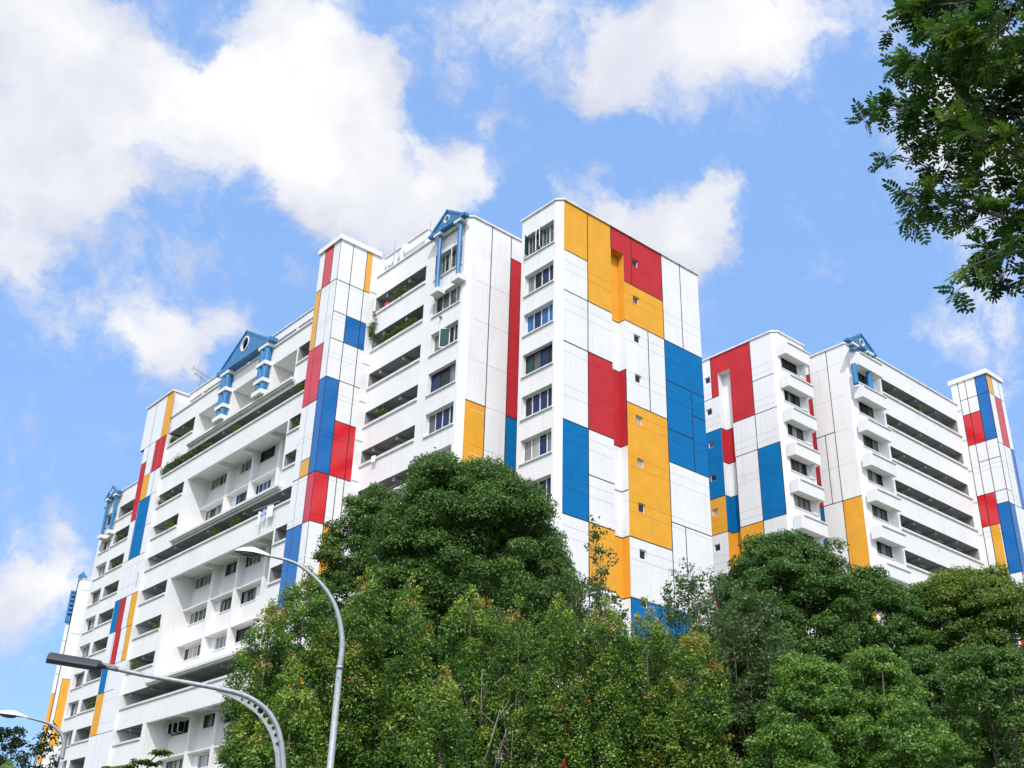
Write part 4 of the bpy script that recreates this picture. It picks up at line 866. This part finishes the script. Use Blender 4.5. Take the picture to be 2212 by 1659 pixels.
spire_tree('broad front row tree with pink and yellow rounded head, farthest right of the pink-tipped ones', 1500, 1368, 92, 27, 3.8, 10, 6, tip=1.4)
spire_tree('low young tree with red tips at the bottom edge below the pointed trees', 960, 1460, 80, 24, 3.4, 11, 5, tip=1.2)
spire_tree('low leafy tree at the bottom edge left of the lamp pole', 640, 1480, 110, 24.5, 3.0, 12, 6, tip=.5)
round_tree('bright fresh green bushy tree at lower right, left half of the pair', 1745, 1415, 120, 29, 3.4, 'bright_leaf', .095, 1900, 11, 230, 9, tips=.9)
round_tree('bright fresh green bushy tree at lower right, right half of the pair, with pink tips', 1880, 1398, 125, 30.5, 3.4, 'bright_leaf', .095, 1900, 11, 240, 10, tips=.7)
round_tree('low bushy green tree at the bottom edge at lower right', 1960, 1520, 120, 28.5, 3.0, 'bright_leaf', .095, 1700, 9, 180, 19, tips=.4)
round_tree('low bushy green tree at the bottom edge, third from the right corner', 1700, 1540, 110, 27, 3.0, 'bright_leaf', .095, 1700, 9, 170, 20, tips=.4)
round_tree('dark distant tree in the bottom left corner', 22, 1558, 62, 62, 5.5, 'far_leaf', .17, 600, 9, 80, 11)
round_tree('dark distant tree with open crown beside the small lamp at far left', 108, 1556, 48, 58, 5.0, 'far_leaf', .17, 520, 9, 70, 12)
round_tree('low pale green bush at the very bottom left', 20, 1640, 60, 50, 3.0, 'bright_leaf', .15, 700, 7, 60, 13)

# small umbrella-leaved tree poking up at bottom left
def palmate_tree(label, pts, dist, seed):
    global rng; rng = np.random.default_rng(seed); base = at(300, 1640, dist); root = thing('umbrella_leaved_tree', label, 'tree', (base.x, base.y, 0)); b = MB(); C_ = []; N_ = []; A_ = []; K_ = []; S_ = []
    b.tube([(base.x, base.y, 0), (base.x, base.y, base.z - .9)], [.06, .04], 'bark', 7)
    for (x, y, s_) in pts:
        p = at(x, y, dist + rng.uniform(-.3, .3)); b.tube([(base.x, base.y, base.z - .9), tuple(p.lerp(base, .4) - Vector((0, 0, .12))), tuple(p)], [.03, .018, .008], 'bark', 5)
        for j in range(16):
            a = rng.uniform(0, 6.28); e = p + Vector((math.cos(a), math.sin(a), rng.uniform(-.1, .5))) * s_ * rng.uniform(.2, .8); b.tube([p, e], .004, 'bark', 4)
            for k in range(8):
                t = k * 6.28 / 8; C_.append(e); A_.append((math.cos(t), math.sin(t), -.45)); N_.append((math.cos(t) * .4, math.sin(t) * .4, .9)); K_.append(rng.normal(.55, .2)); S_.append(s_ * rng.uniform(.35, .6))
    S_ = np.array(S_); leaf_object('crown', root, np.array(C_), nrmz(np.array(N_)), np.array(A_), S_, S_ * .22, np.array(K_), 'pot_leaf'); b.build('trunk', root, True)
palmate_tree('small tree with umbrella-like drooping leaves at the bottom edge in front of the long block', [(345, 1625, .26), (300, 1645, .22), (275, 1655, .26), (250, 1662, .24), (330, 1650, .2)], 24, 3)

# ---- the tree overhead at the right
def overhead_tree():
    global rng; rng = np.random.default_rng(77); tb = at(2620, 700, 10.5); root = thing('overhanging_tree', 'tree with feather-like compound leaves hanging into the top right corner', 'tree', (tb.x, tb.y, 0)); b = MB()
    b.tube([(tb.x, tb.y, 0), (tb.x + .1, tb.y, 4), (tb.x - .1, tb.y + .1, 8.5), (tb.x, tb.y, 12.5)], [.30, .25, .20, .10], 'bark', 12)
    limbs = [([(2480,-80),(2300,-70),(2150,0),(2010,40),(1905,45)], 9.2, 1.0), ([(2480,150),(2330,170),(2150,110),(2020,130),(1925,175)], 8.8, 1.1), ([(2480,300),(2330,240),(2230,190),(2110,190),(1990,120)], 9.6, 1.2),
             ([(2480,470),(2300,420),(2212,395),(2110,350),(2010,310),(1950,285),(1885,262)], 9.0, .95), ([(2480,400),(2300,380),(2230,330),(2150,270),(2090,270),(2060,285)], 9.7, .9),
             ([(2480,600),(2300,560),(2212,535),(2130,505),(2040,478),(1975,460),(1925,455)], 9.3, .72), ([(2480,640),(2320,600),(2220,560),(2150,575),(2085,600)], 8.9, .8), ([(2480,500),(2320,480),(2240,465),(2180,440)], 9.5, .9),
             ([(2480,80),(2350,60),(2250,40),(2150,-30)], 9.9, 1.2), ([(2480,220),(2380,240),(2280,280),(2200,320)], 9.9, 1.0), ([(2480,-20),(2350,-30),(2200,-60),(2060,-20),(1960,-10)], 9.4, 1.1)]
    C_ = []; N_ = []; A_ = []; K_ = []; S_ = []
    for pts, dist, dens in limbs:
        P = [at(x + 50 + (14 if y < 240 else 0), y - 32, dist + .25 * math.sin(i * 1.7)) for i, (x, y) in enumerate(pts)]
        P = [Vector((tb.x, tb.y, max(3.0, P[0].z - 1.2)))] + P; n = len(P); b.tube(P, [.035 * (1 - i / n) ** 1.1 + .004 for i in range(n)], 'bark', 7)
        for i in range(2, n):
            seg = (P[i] - P[i-1]).length; k = int(seg * 27 * dens) + 2
            for j in range(k):
                t = rng.random(); q = P[i-1].lerp(P[i], t); fwd = (P[i] - P[i-1]).normalized(); amp = .32 if i < n - 1 else .20
                off = Vector(rng.normal(size=3)) * amp * .55; off.z *= .8; e = q + fwd * rng.uniform(-.05, .28) + off + Vector((0, 0, -.03))
                b.tube([q, q.lerp(e, .5) + Vector((0, 0, .03)), e], [.007, .005, .003], 'bark', 4, cap=False)
                base_k = rng.normal(.55, .22)
                for f in range(5):                          # fronds at the end of each twig
                    dr = (fwd * .8 + Vector(rng.normal(size=3)) * .75 + Vector((0, 0, -.30))).normalized(); L_ = rng.uniform(.13, .20)
                    upv = Vector((rng.uniform(-.5, .5), rng.uniform(-.5, .5), 1)); sd = dr.cross(upv).normalized(); nn = sd.cross(dr).normalized()
                    b.tube([e, e + dr * L_], .0018, 'bark', 3, cap=False); kk = base_k + rng.normal(0, .1)
                    for s_ in range(5):
                        o = e + dr * L_ * (.22 + .74 * s_ / 4) - Vector((0, 0, .02 * (s_ / 4) ** 2))
                        for sg in (-1, 1): C_.append(o); A_.append(sd * sg + dr * .55); N_.append(nn + Vector(rng.normal(size=3)) * .12); K_.append(kk + rng.normal(0, .05)); S_.append(.074 * (1 - .25 * abs(s_ - 2) / 2))
                    C_.append(e + dr * L_); A_.append(dr); N_.append(nn); K_.append(kk); S_.append(.06)
    # each leaflet: an eight-sided blade
    c = np.array([tuple(v) for v in C_]); ax = nrmz(np.array([tuple(v) for v in A_])); nn = nrmz(np.array([tuple(v) for v in N_])); s = np.array(S_)[:, None]; n = len(c)
    ax = nrmz(ax - nn * np.sum(ax * nn, 1, keepdims=True)); sd = np.cross(nn, ax)
    prof = [(0, .03), (.25, .17), (.55, .21), (.87, .14), (1, 0), (.87, -.14), (.55, -.21), (.25, -.17)]
    v = np.stack([c + ax * s * a + sd * s * w - nn * s * .10 * a * a for a, w in prof], 1)
    me = bpy.data.meshes.new('crown'); m8 = len(prof); me.vertices.add(n * m8); me.vertices.foreach_set('co', v.astype(np.float32).ravel()); me.loops.add(n * m8); me.loops.foreach_set('vertex_index', np.arange(n * m8, dtype=np.int32))
    me.polygons.add(n); me.polygons.foreach_set('loop_start', np.arange(0, n * m8, m8, dtype=np.int32)); me.polygons.foreach_set('loop_total', np.full(n, m8, dtype=np.int32))
    a_ = me.attributes.new('kind', 'FLOAT', 'FACE'); a_.data.foreach_set('value', np.clip(np.array(K_), 0, 1).astype(np.float32)); me.materials.append(MT['overhead_leaf']); me.update(); me.validate()
    o = bpy.data.objects.new('crown', me); C.objects.link(o); o.parent = root; o.matrix_parent_inverse = Matrix.Translation(-Vector(LOC[root.name])); b.build('trunk', root, True)
overhead_tree()

# ================================================================== street lamps
def arc(P, n):                                            # smooth curve through points (Catmull-Rom)
    P = [Vector(p) for p in P]; out = []
    for i in range(len(P) - 1):
        a, b_, c, d = P[max(i-1, 0)], P[i], P[i+1], P[min(i+2, len(P)-1)]
        for k in range(n):
            t = k / n; out.append(.5 * ((2 * b_) + (c - a) * t + (2*a - 5*b_ + 4*c - d) * t*t + (-a + 3*b_ - 3*c + d) * t**3))
    return out + [P[-1]]
def cobra_head(root, p, d, L_, w, h):
    """rounded white lamp head, d points to its free end"""
    b = MB(); s = d.cross(Vector((0, 0, 1))).normalized(); up = s.cross(d).normalized(); n = 14; rings = 12
    for i in range(rings + 1):
        t = i / rings; wd = w * (math.sin(math.pi * min(1, .12 + t * .80)) ** .55) * (.45 + .55 * min(1, t * 2.2)); hh = h * (math.sin(math.pi * min(.97, .14 + t * .83)) ** .6) * (.5 + .5 * min(1, t * 2))
        for j in range(n + 1):
            a = math.pi * j / n; b.v.append(tuple(p + d * (L_ * t) + s * (math.cos(a) * wd * .5) + up * (math.sin(a) * hh)))
    k = b.mi('lamp_shell_white')
    for i in range(rings):
        for j in range(n): q = i * (n + 1) + j; b.f.append((q, q + 1, q + n + 2, q + n + 1)); b.m.append(k)
    b.f.append(tuple(range(n + 1))); b.m.append(k); b.f.append(tuple(rings * (n + 1) + j for j in range(n + 1))); b.m.append(k)
    for i in range(rings): q = i * (n + 1); b.f.append((q, q + n, q + 2 * n + 1, q + n + 1)); b.m.append(b.mi('galvanized_steel'))
    ho = b.build('lamp_head', root, True)
    e = MB(); rr = 8; m_ = e.mi('lamp_lens'); c0 = p + d * (L_ * .62)
    for i in range(rr + 1):
        ph = math.pi / 2 * i / rr
        for j in range(16): a = 2 * math.pi * j / 16; e.v.append(tuple(c0 + (d * math.cos(a) * L_ * .30 + s * math.sin(a) * w * .40) * math.cos(ph) - up * (math.sin(ph) * h * .55 + .003)))
    for i in range(rr):
        for j in range(16): e.f.append((i*16+j, i*16+(j+1)%16, (i+1)*16+(j+1)%16, (i+1)*16+j)); e.m.append(m_)
    e.build('lens', ho, True)
# tall curved lamp
LD = 22.5; pb_ = at(711, 1659, LD); root = thing('street_lamp', 'tall grey lamp post with curving arm and rounded white head, before the trees', 'street lamp', (pb_.x, pb_.y, 0), 'street lamps')
px_, py_, pz_ = at(734, 1440, LD)
b = MB(); b.tube([(px_, py_, 0), (px_, py_, 1.2), (px_, py_, pz_)], [.092, .086, .058], 'galvanized_steel', 16); b.tube([(px_, py_, pz_ - .05), (px_, py_, pz_ + .02)], [.072, .072], 'galvanized_steel', 16); b.tube([(px_ - .04, py_ - .045, pz_ - .22), (px_ - .047, py_ - .053, pz_ - .22)], .011, 'joint_black', 8); b.tube([(px_, py_, 0), (px_, py_, .04)], .22, 'galvanized_steel', 12); b.build('pole', root, True)
A0 = [Vector((px_, py_, pz_)), at(739, 1380, LD), at(725, 1312, LD), at(692, 1260, LD), at(640, 1218, LD), at(578, 1200, LD)]
dA = (A0[5] - A0[1]); dh = Vector((dA.x, dA.y, 0)).normalized()
A0 = [A0[0]] + [Vector((px_, py_, a.z)) + dh * max(0, (a - Vector((px_, py_, 0))).dot(dh)) for a in A0[1:]]
cv = arc(A0, 7); b = MB(); b.tube(cv, [  .060 - .034 * i / len(cv) for i in range(len(cv))], 'galvanized_steel', 12); b.build('arm', root, True)
cobra_head(root, A0[5] - dh * .03 + Vector((0, 0, -.01)), (dh + Vector((0, 0, .06))).normalized(), .68, .27, .14)
# small lamp far left
q = at(133, 1650, 42); root = thing('street_lamp', 'small distant lamp post with curved arm and white head in the bottom left corner', 'street lamp', (q.x, q.y, 0), 'street lamps')
b = MB(); b.tube([(q.x, q.y, 0), (q.x, q.y, 6.9)], [.11, .085], 'galvanized_steel', 12); b.build('pole', root, True)
A0 = [at(133, 1640, 42), at(138, 1608, 42), at(132, 1585, 42), at(110, 1565, 42), at(84, 1556, 42), at(58, 1550, 42)]; dA = A0[5] - A0[0]; dh = Vector((dA.x, dA.y, 0)).normalized()
A0 = [Vector((q.x, q.y, a.z)) + dh * max(0, (a - Vector((q.x, q.y, 0))).dot(dh)) for a in A0]; cv = arc(A0, 6); b = MB(); b.tube(cv, [.08 - .045 * i / len(cv) for i in range(len(cv))], 'galvanized_steel', 10); b.build('arm', root, True)
cobra_head(root, A0[5], (dh + Vector((0, 0, .05))).normalized(), .95, .36, .17)
# near lamp with pierced bracket
D_ = 20.0; q = at(607, 1659, D_); root = thing('street_lamp', 'lamp post with dark box-shaped head and a curved bracket pierced with holes', 'street lamp', (q.x, q.y, 0), 'street lamps')
hd = (at(103, 1425, D_) - at(607, 1500, D_)); dh = Vector((hd.x, hd.y, 0)).normalized(); base = Vector((q.x, q.y, 0))
def PL(x, y, off=0.0):                                     # a point in the upright plane of pole and arm
    r_ = ray(x, y); nrm2 = dh.cross(Vector((0, 0, 1))); t = (base - CAM).dot(nrm2) / r_.dot(nrm2); return CAM + r_ * t + nrm2 * off
outer = arc([PL(613, 1720), PL(612, 1659), PL(608, 1610), PL(597, 1567), PL(572, 1530), PL(530, 1503), PL(475, 1488), PL(400, 1474), PL(300, 1456), PL(222, 1438)], 6)
b = MB(); b.tube([(base.x, base.y, 0), (base.x, base.y, outer[0].z)], [.10, .062], 'galvanized_steel', 14); b.tube([(base.x, base.y, 0), (base.x, base.y, .04)], .22, 'galvanized_steel', 12); b.build('pole', root, True)
o0 = outer[0] - Vector((base.x, base.y, outer[0].z)); outer[0] = Vector((base.x, base.y, outer[0].z))
b = MB(); nO = len(outer); b.tube(outer, [.052 - .016 * i / nO for i in range(nO)], 'galvanized_steel', 12); b.tube([outer[-1], outer[-4]], .045, 'galvanized_steel', 12); b.build('arm', root, True)
inner = arc([PL(604, 1720), PL(597, 1659), PL(594, 1625), PL(583, 1585), PL(560, 1548), PL(525, 1520), PL(492, 1503), PL(467, 1493)], 7)
# plate between arm and inner edge, built as strips round the holes
b = MB(); nv = dh.cross(Vector((0, 0, 1))).normalized() * .006; xd = dh; HO = [(523,1511,3.6),(537.5,1517.5,3.8),(551,1525,4.2),(563,1534.5,7.5),(574.5,1545.5,7.5),(584,1558.5,7.5),(590,1573,4.2),(596,1588,4.4),(600,1607,4.6)]
# parametrise outer/inner by matching arcs
def samp(P, t):
    L0 = [0.0]
    for i in range(1, len(P)): L0.append(L0[-1] + (P[i] - P[i-1]).length)
    s_ = t * L0[-1]
    for i in range(1, len(P)):
        if L0[i] >= s_ - 1e-9: f = (s_ - L0[i-1]) / max(1e-9, L0[i] - L0[i-1]); return P[i-1].lerp(P[i], f)
    return P[-1]
outp = outer[:-18]; NS = 260; NW = 16
HC = [(PL(x, y), r_ * (PL(x, y) - CAM).dot(AZ) / FD * .95) for x, y, r_ in HO]
for i in range(NS):
    t0, t1 = i / NS, (i + 1) / NS; o_0, o_1, i_0, i_1 = samp(outp, t0), samp(outp, t1), samp(inner, t0), samp(inner, t1)
    for j in range(NW):
        s0, s1 = j / NW, (j + 1) / NW; a = o_0.lerp(i_0, s0); c = o_1.lerp(i_1, s0); d = o_1.lerp(i_1, s1); e = o_0.lerp(i_0, s1); m_ = (a + c + d + e) / 4
        if any((m_ - hc).length < hr for hc, hr in HC): continue
        b.quad([a + nv, c + nv, d + nv, e + nv], 'galvanized_steel'); b.quad([a - nv, e - nv, d - nv, c - nv], 'galvanized_steel')
b.tube(inner, .010, 'galvanized_steel', 6)
for hc, hr in HC:
    up2 = Vector((0, 0, 1)); n_ = 20
    for k in range(n_):
        a0, a1 = 2 * math.pi * k / n_, 2 * math.pi * (k + 1) / n_; p0 = hc + xd * math.cos(a0) * hr + up2 * math.sin(a0) * hr; p1 = hc + xd * math.cos(a1) * hr + up2 * math.sin(a1) * hr
        q0 = hc + xd * math.cos(a0) * hr * 1.18 + up2 * math.sin(a0) * hr * 1.18; q1 = hc + xd * math.cos(a1) * hr * 1.18 + up2 * math.sin(a1) * hr * 1.18; w_ = nv * 1.6
        b.hexa([p0 - w_, p1 - w_, q1 - w_, q0 - w_, p0 + w_, p1 + w_, q1 + w_, q0 + w_], 'galvanized_steel')
b.build('bracket', root)
# box head: chamfered shell, open dark underside
h0 = PL(222, 1438); h1 = PL(106, 1419); ad = (h1 - h0).normalized(); L_ = (h1 - h0).length; sd = ad.cross(Vector((0, 0, 1))).normalized(); up = sd.cross(ad).normalized()
if up.z < 0: up = -up
b = MB()
tl = R(-20) if (CAM - h0).dot(sd) > 0 else R(20); sd, up = sd * math.cos(tl) + up * math.sin(tl), up * math.cos(tl) - sd * math.sin(tl)
prof = [(-.18, -.075), (-.18, .015), (-.13, .06), (.13, .06), (.18, .015), (.18, -.075)]
st = [(-.06, .35, .25), (.07, 1, 1), (L_, 1, 1), (L_ + .012, .97, .95)]
idx0 = []
for t, sx, sz in st:
    idx0.append(len(b.v)); b.v += [tuple(h0 + ad * t + sd * x * sx + up * (z * sz)) for x, z in prof]
k = b.mi('lamp_shell_dark')
for i in range(len(st) - 1):
    for j in range(5): b.f.append((idx0[i] + j, idx0[i] + j + 1, idx0[i+1] + j + 1, idx0[i+1] + j)); b.m.append(k)
b.f.append(tuple(idx0[0] + j for j in range(6))); b.m.append(k); b.f.append(tuple(idx0[-1] + j for j in range(6))); b.m.append(k)
b.quad([h0 + ad * .07 - sd * .172 - up * .07, h0 + ad * .07 + sd * .172 - up * .07, h1 + sd * .172 - up * .07, h1 - sd * .172 - up * .07], 'joint_black')
for s_ in (-1, 1): b.hexa([h0 + ad * t + sd * s_ * x + up * z for z in (-.006, .022) for t, x in ((.08, .178), (L_, .178), (L_, .188), (.08, .188))], 'old_steel')

ho = b.build('lamp_head', root)
e = MB(); e.quad([h0 + ad * .16 - sd * .10 - up * .074, h0 + ad * .16 + sd * .10 - up * .074, h1 - ad * .12 + sd * .10 - up * .074, h1 - ad * .12 - sd * .10 - up * .074], 'lamp_lens'); e.build('lens', ho)
e = MB(); e.tube([h0 + ad * .10, h0 - ad * .20], [.055, .045], 'old_steel', 12); e.build('clamp', ho)

# ================================================================== things on the buildings
def plant(label, x, y, z, s, wide=1.0, hang=0, flower=0, cat='plant', name='balcony_plant', n=700):
    s = s * 1.35
    global rng; rng = np.random.default_rng(int(abs(x * 37 + y * 101 + z * 17))); root = thing(name, label, cat, (x, y, z), 'plants on the balconies')
    b = MB(); b.tube([(x, y, z - .28), (x, y, z - .02)], [.10, .14], 'terracotta', 10); b.build('pot', root)
    k = 7; cc = np.stack([x + rng.uniform(-.15, .15, k) * s, y + rng.uniform(-1, 1, k) * s * wide, z + rng.uniform(.1, .8, k) * s], 1)
    if hang: cc = np.stack([x + rng.uniform(-.1, .1, 14), y + rng.uniform(-.5, .5, 14) * s, z - rng.uniform(0, hang, 14)], 1); k = 14
    idx = rng.integers(0, k, n); c = cc[idx] + rng.normal(size=(n, 3)) * s * .16; c[:, 0] -= .05; nn = nrmz(rng.normal(size=(n, 3)) + np.array([-.3, -.2, .8])); ax = nrmz(rng.normal(size=(n, 3)) + np.array([0, 0, -.2])); ln = rng.uniform(.07, .20, n)
    leaf_object('foliage', root, c, nn, ax, ln, ln * .16, rng.normal(.55, .22, n), 'pot_leaf')
    if flower:
        e = MB()
        for i in range(flower): q = cc[i % k] + rng.normal(size=3) * .12; e.box(tuple(q - .045), tuple(q + .045), 'flower_red')
        e.build('flower', root)
PX = 35.93
for args in [('bushy potted palm on the top balcony left of the small blue pediment', 54.4, 40.85, .55, 1.0), ('bright green trailing plant on the second balcony, left one of two', 55.7, 37.95, .38, 1.1), ('bright green bushy plant on the second balcony, middle', 54.6, 38.0, .42, 1.0),
             ('thin grassy plant on the second balcony, right of the bushy one', 53.0, 38.05, .4, 1.6), ('leafy plant on the fourth balcony of the balcony wing', 55.4, 32.25, .42, 1.0),
             ('tall bushy plant at the left end of the second long corridor', 88.9, 38.1, .7, .9), ('dark leafy bush hanging over the second long corridor wall, second from its left end', 86.6, 38.1, .8, .8), ('bright green bush on the second long corridor, third from its left end', 84.0, 38.1, .55, 1.0),
             ('fern on the second long corridor, fourth from its left end', 81.2, 38.1, .5, 1.0), ('fern in the middle of the second long corridor, under the blue pediment', 76.1, 38.1, .45, .8), ('wide airy fern at the right end of the second long corridor, by the panelled tower', 66.9, 38.1, .6, 1.0),
             ('dark trailing plant in the topmost opening left of the loggia', 88.0, 40.9, .55, 1.6), ('white-flecked plant right in the topmost opening left of the loggia', 85.6, 40.9, .35, .8), ('flowering bush in the narrow opening beside the panelled tower', 66.8, 35.15, .45, .8, 0, 4),
             ('variegated plant on the third opening down on the left', 88.4, 35.15, .40, 1.4), ('pot with bright leaves and red flowers on the fourth opening down on the left', 85.9, 32.35, .5, .9, 0, 4), ('thin plant on the corridor wall below the lower loggia, right one', 73.9, 29.5, .42, 1.0), ('thin plant on the corridor wall below the lower loggia, left one', 77.2, 29.5, .42, 1.2),
             ('spiky green plant in the lower left opening above the dark lamp head', 88.4, 20.95, .5, 1.0), ('small plant at the right end of the lower left opening', 85.1, 23.75, .35, .8)]:
    lab, y, z, s, w = args[:5]; plant(lab, PX + .12, y, z, s, w, flower=args[6] if len(args) > 6 else 0)
plant('climbing plant hanging down the wall corner between panelled tower and balconies', 35.85, 57.3, 40.9, .5, hang=2.1, n=700)
for lab, y, z in [('small shrub in the uppermost far-wing opening with a red pot beside it', 108.9, 37.9), ('dark bare shrub in the second far-wing opening', 108.6, 35.1), ('green shrub in a far-wing opening low on the left', 107.9, 21.1)]: plant(lab, 40.55, y, z, .42, .9)
plant('small fern on the top long balcony of the right block', 78.4, 41.22, 42.0, .4, .2); 
# laundry
def laundry(label, y, z, w, h, m, out=.25, x0=35.85):
    b = MB(); n = 6
    for i in range(n):
        for j in range(4):
            f = lambda u, v_: (x0 - out - .05 * math.sin(u * 9 + y), y + (u - .5) * w * (1 - .12 * v_), z - v_ * h - .04 * math.sin(u * 7))
            b.quad([f(i / n, j / 4), f((i + 1) / n, j / 4), f((i + 1) / n, (j + 1) / 4), f(i / n, (j + 1) / 4)], m)
    o = b.build('laundry', None); tag(o, label, 'laundry', 'laundry hung over corridor walls')
laundry('white shirt hung out over the corridor wall, larger right one', 68.25, 29.5, .75, .85, 'white_cloth'); laundry('white cloth hung out over the corridor wall, left of the blue one', 69.7, 29.4, .4, .95, 'white_cloth'); laundry('small pale blue cloth hung between two white ones', 69.1, 29.45, .4, .55, 'blue_cloth')
laundry('white cloth with blue marks draped on the fifth balcony wall', 55.6, 29.5, .35, .42, 'white_cloth', .12); laundry('dark cloth draped over the left end of the lower corridor wall', 90.35, 29.4, .45, 1.3, 'dark_cloth', .12); laundry('red cloth hanging inside the top balcony', 56.1, 41.2, .4, .5, 'red_cloth', -.15)
po = MB(); po.tube([(35.75, 67.2, 29.6), (35.3, 70.2, 29.5)], .015, 'white_frame', 6); tag(po.build('laundry_pole', None), 'bamboo laundry pole carrying the white clothes', 'pole')
# antennas
def antenna(label, y, x0, x1, z0, z1, zb):
    root = thing('tv_antenna', label, 'antenna', ((x0 + x1) / 2, y, zb), 'television antennas on the roof'); xm = (x0 + x1) / 2; zm = (z0 + z1) / 2
    b = MB(); b.tube([(xm, y, zb), (xm, y, zm + .3)], .028, 'old_steel', 6); b.build('mast', root)
    b = MB(); b.tube([(x0, y, z0), (x1, y, z1)], .025, 'old_steel', 6)
    for i in range(9):
        t = i / 8; x = x0 + (x1 - x0) * t; z = z0 + (z1 - z0) * t; b.tube([(x, y - .5 + .02 * i, z), (x, y + .5 - .02 * i, z)], .014, 'old_steel', 4)
    b.tube([(x0, y, z0 - .3), (x0, y, z0 + .3)], .016, 'old_steel', 4); b.build('boom', root)
antenna('upper, longer television antenna above the roof left of the big blue pediment', 92.5, 38.2, 40.1, 50.75, 50.25, 45.0)
antenna('television antenna below and left of the longer one above the roof', 92.3, 38.45, 39.65, 50.2, 49.6, 45.0)
root = thing('rooftop_antenna', 'white panel antennas and dish on the roof edge above the top balcony', 'antenna', (36.5, 56.0, 43.3))
b = MB()
for x, y, z in ((36.25, 56.1, 46.0), (36.5, 55.9, 45.6), (36.8, 55.7, 45.8), (36.2, 56.6, 45.3)): b.tube([(x, y, 43.3), (x, y, z)], .035, 'galvanized_steel', 8)
b.tube([(36.2, 56.6, 44.6), (36.8, 55.6, 44.6)], .03, 'galvanized_steel', 6); b.tube([(36.25, 56.1, 46.0), (36.25, 56.1, 46.5)], .012, 'old_steel', 5); b.build('mast', root)
for x, y, z in ((36.2, 56.45, 44.75), (36.35, 56.0, 44.5), (36.7, 55.75, 44.9)): e = MB(); e.box((x - .10, y - .13, z - .30), (x + .06, y + .13, z + .30), 'white_frame'); e.build('panel', root)
e = MB(); n_ = 20; cd = Vector((36.75, 55.35, 45.65)); ax_ = Vector((-.85, -.5, .2)).normalized(); s_ = ax_.cross(Vector((0, 0, 1))).normalized(); u_ = s_.cross(ax_)
for i in range(5):
    for j in range(n_): a = 2 * math.pi * j / n_; r_ = .34 * i / 4 + .001; e.v.append(tuple(cd + (s_ * math.cos(a) + u_ * math.sin(a)) * r_ + ax_ * (r_ * r_ * .9)))
for i in range(4):
    for j in range(n_): e.f.append((i*n_+j, i*n_+(j+1)%n_, (i+1)*n_+(j+1)%n_, (i+1)*n_+j)); e.m.append(e.mi('white_frame'))
e.build('dish', root, True)
# swing-out holders of laundry poles on the balcony walls of both blocks, and lightning rods
def rod(label, p, h, r=.014, name='lightning_rod'):
    b = MB(); b.tube([p, (p[0], p[1], p[2] + h)], r, 'old_steel', 5); tag(b.build(name), label, 'rod', 'lightning rods on roof corners')
rod('short lightning rod on the roof corner of the orange-painted end wing', (39.1, 42.0, 43.5), .45); rod('short lightning rod on the roof corner beside the small blue pediment', (36.4, 47.9, 43.85), .45); rod('short lightning rod on the roof corner at the far end of the end wing', (51.2, 41.6, 43.5), .4)
rod('thin lightning rod behind the small blue pediment', (37.3, 53.4, 46.6), .6)
print('objects', len(bpy.data.objects), 'leaves', TOT)
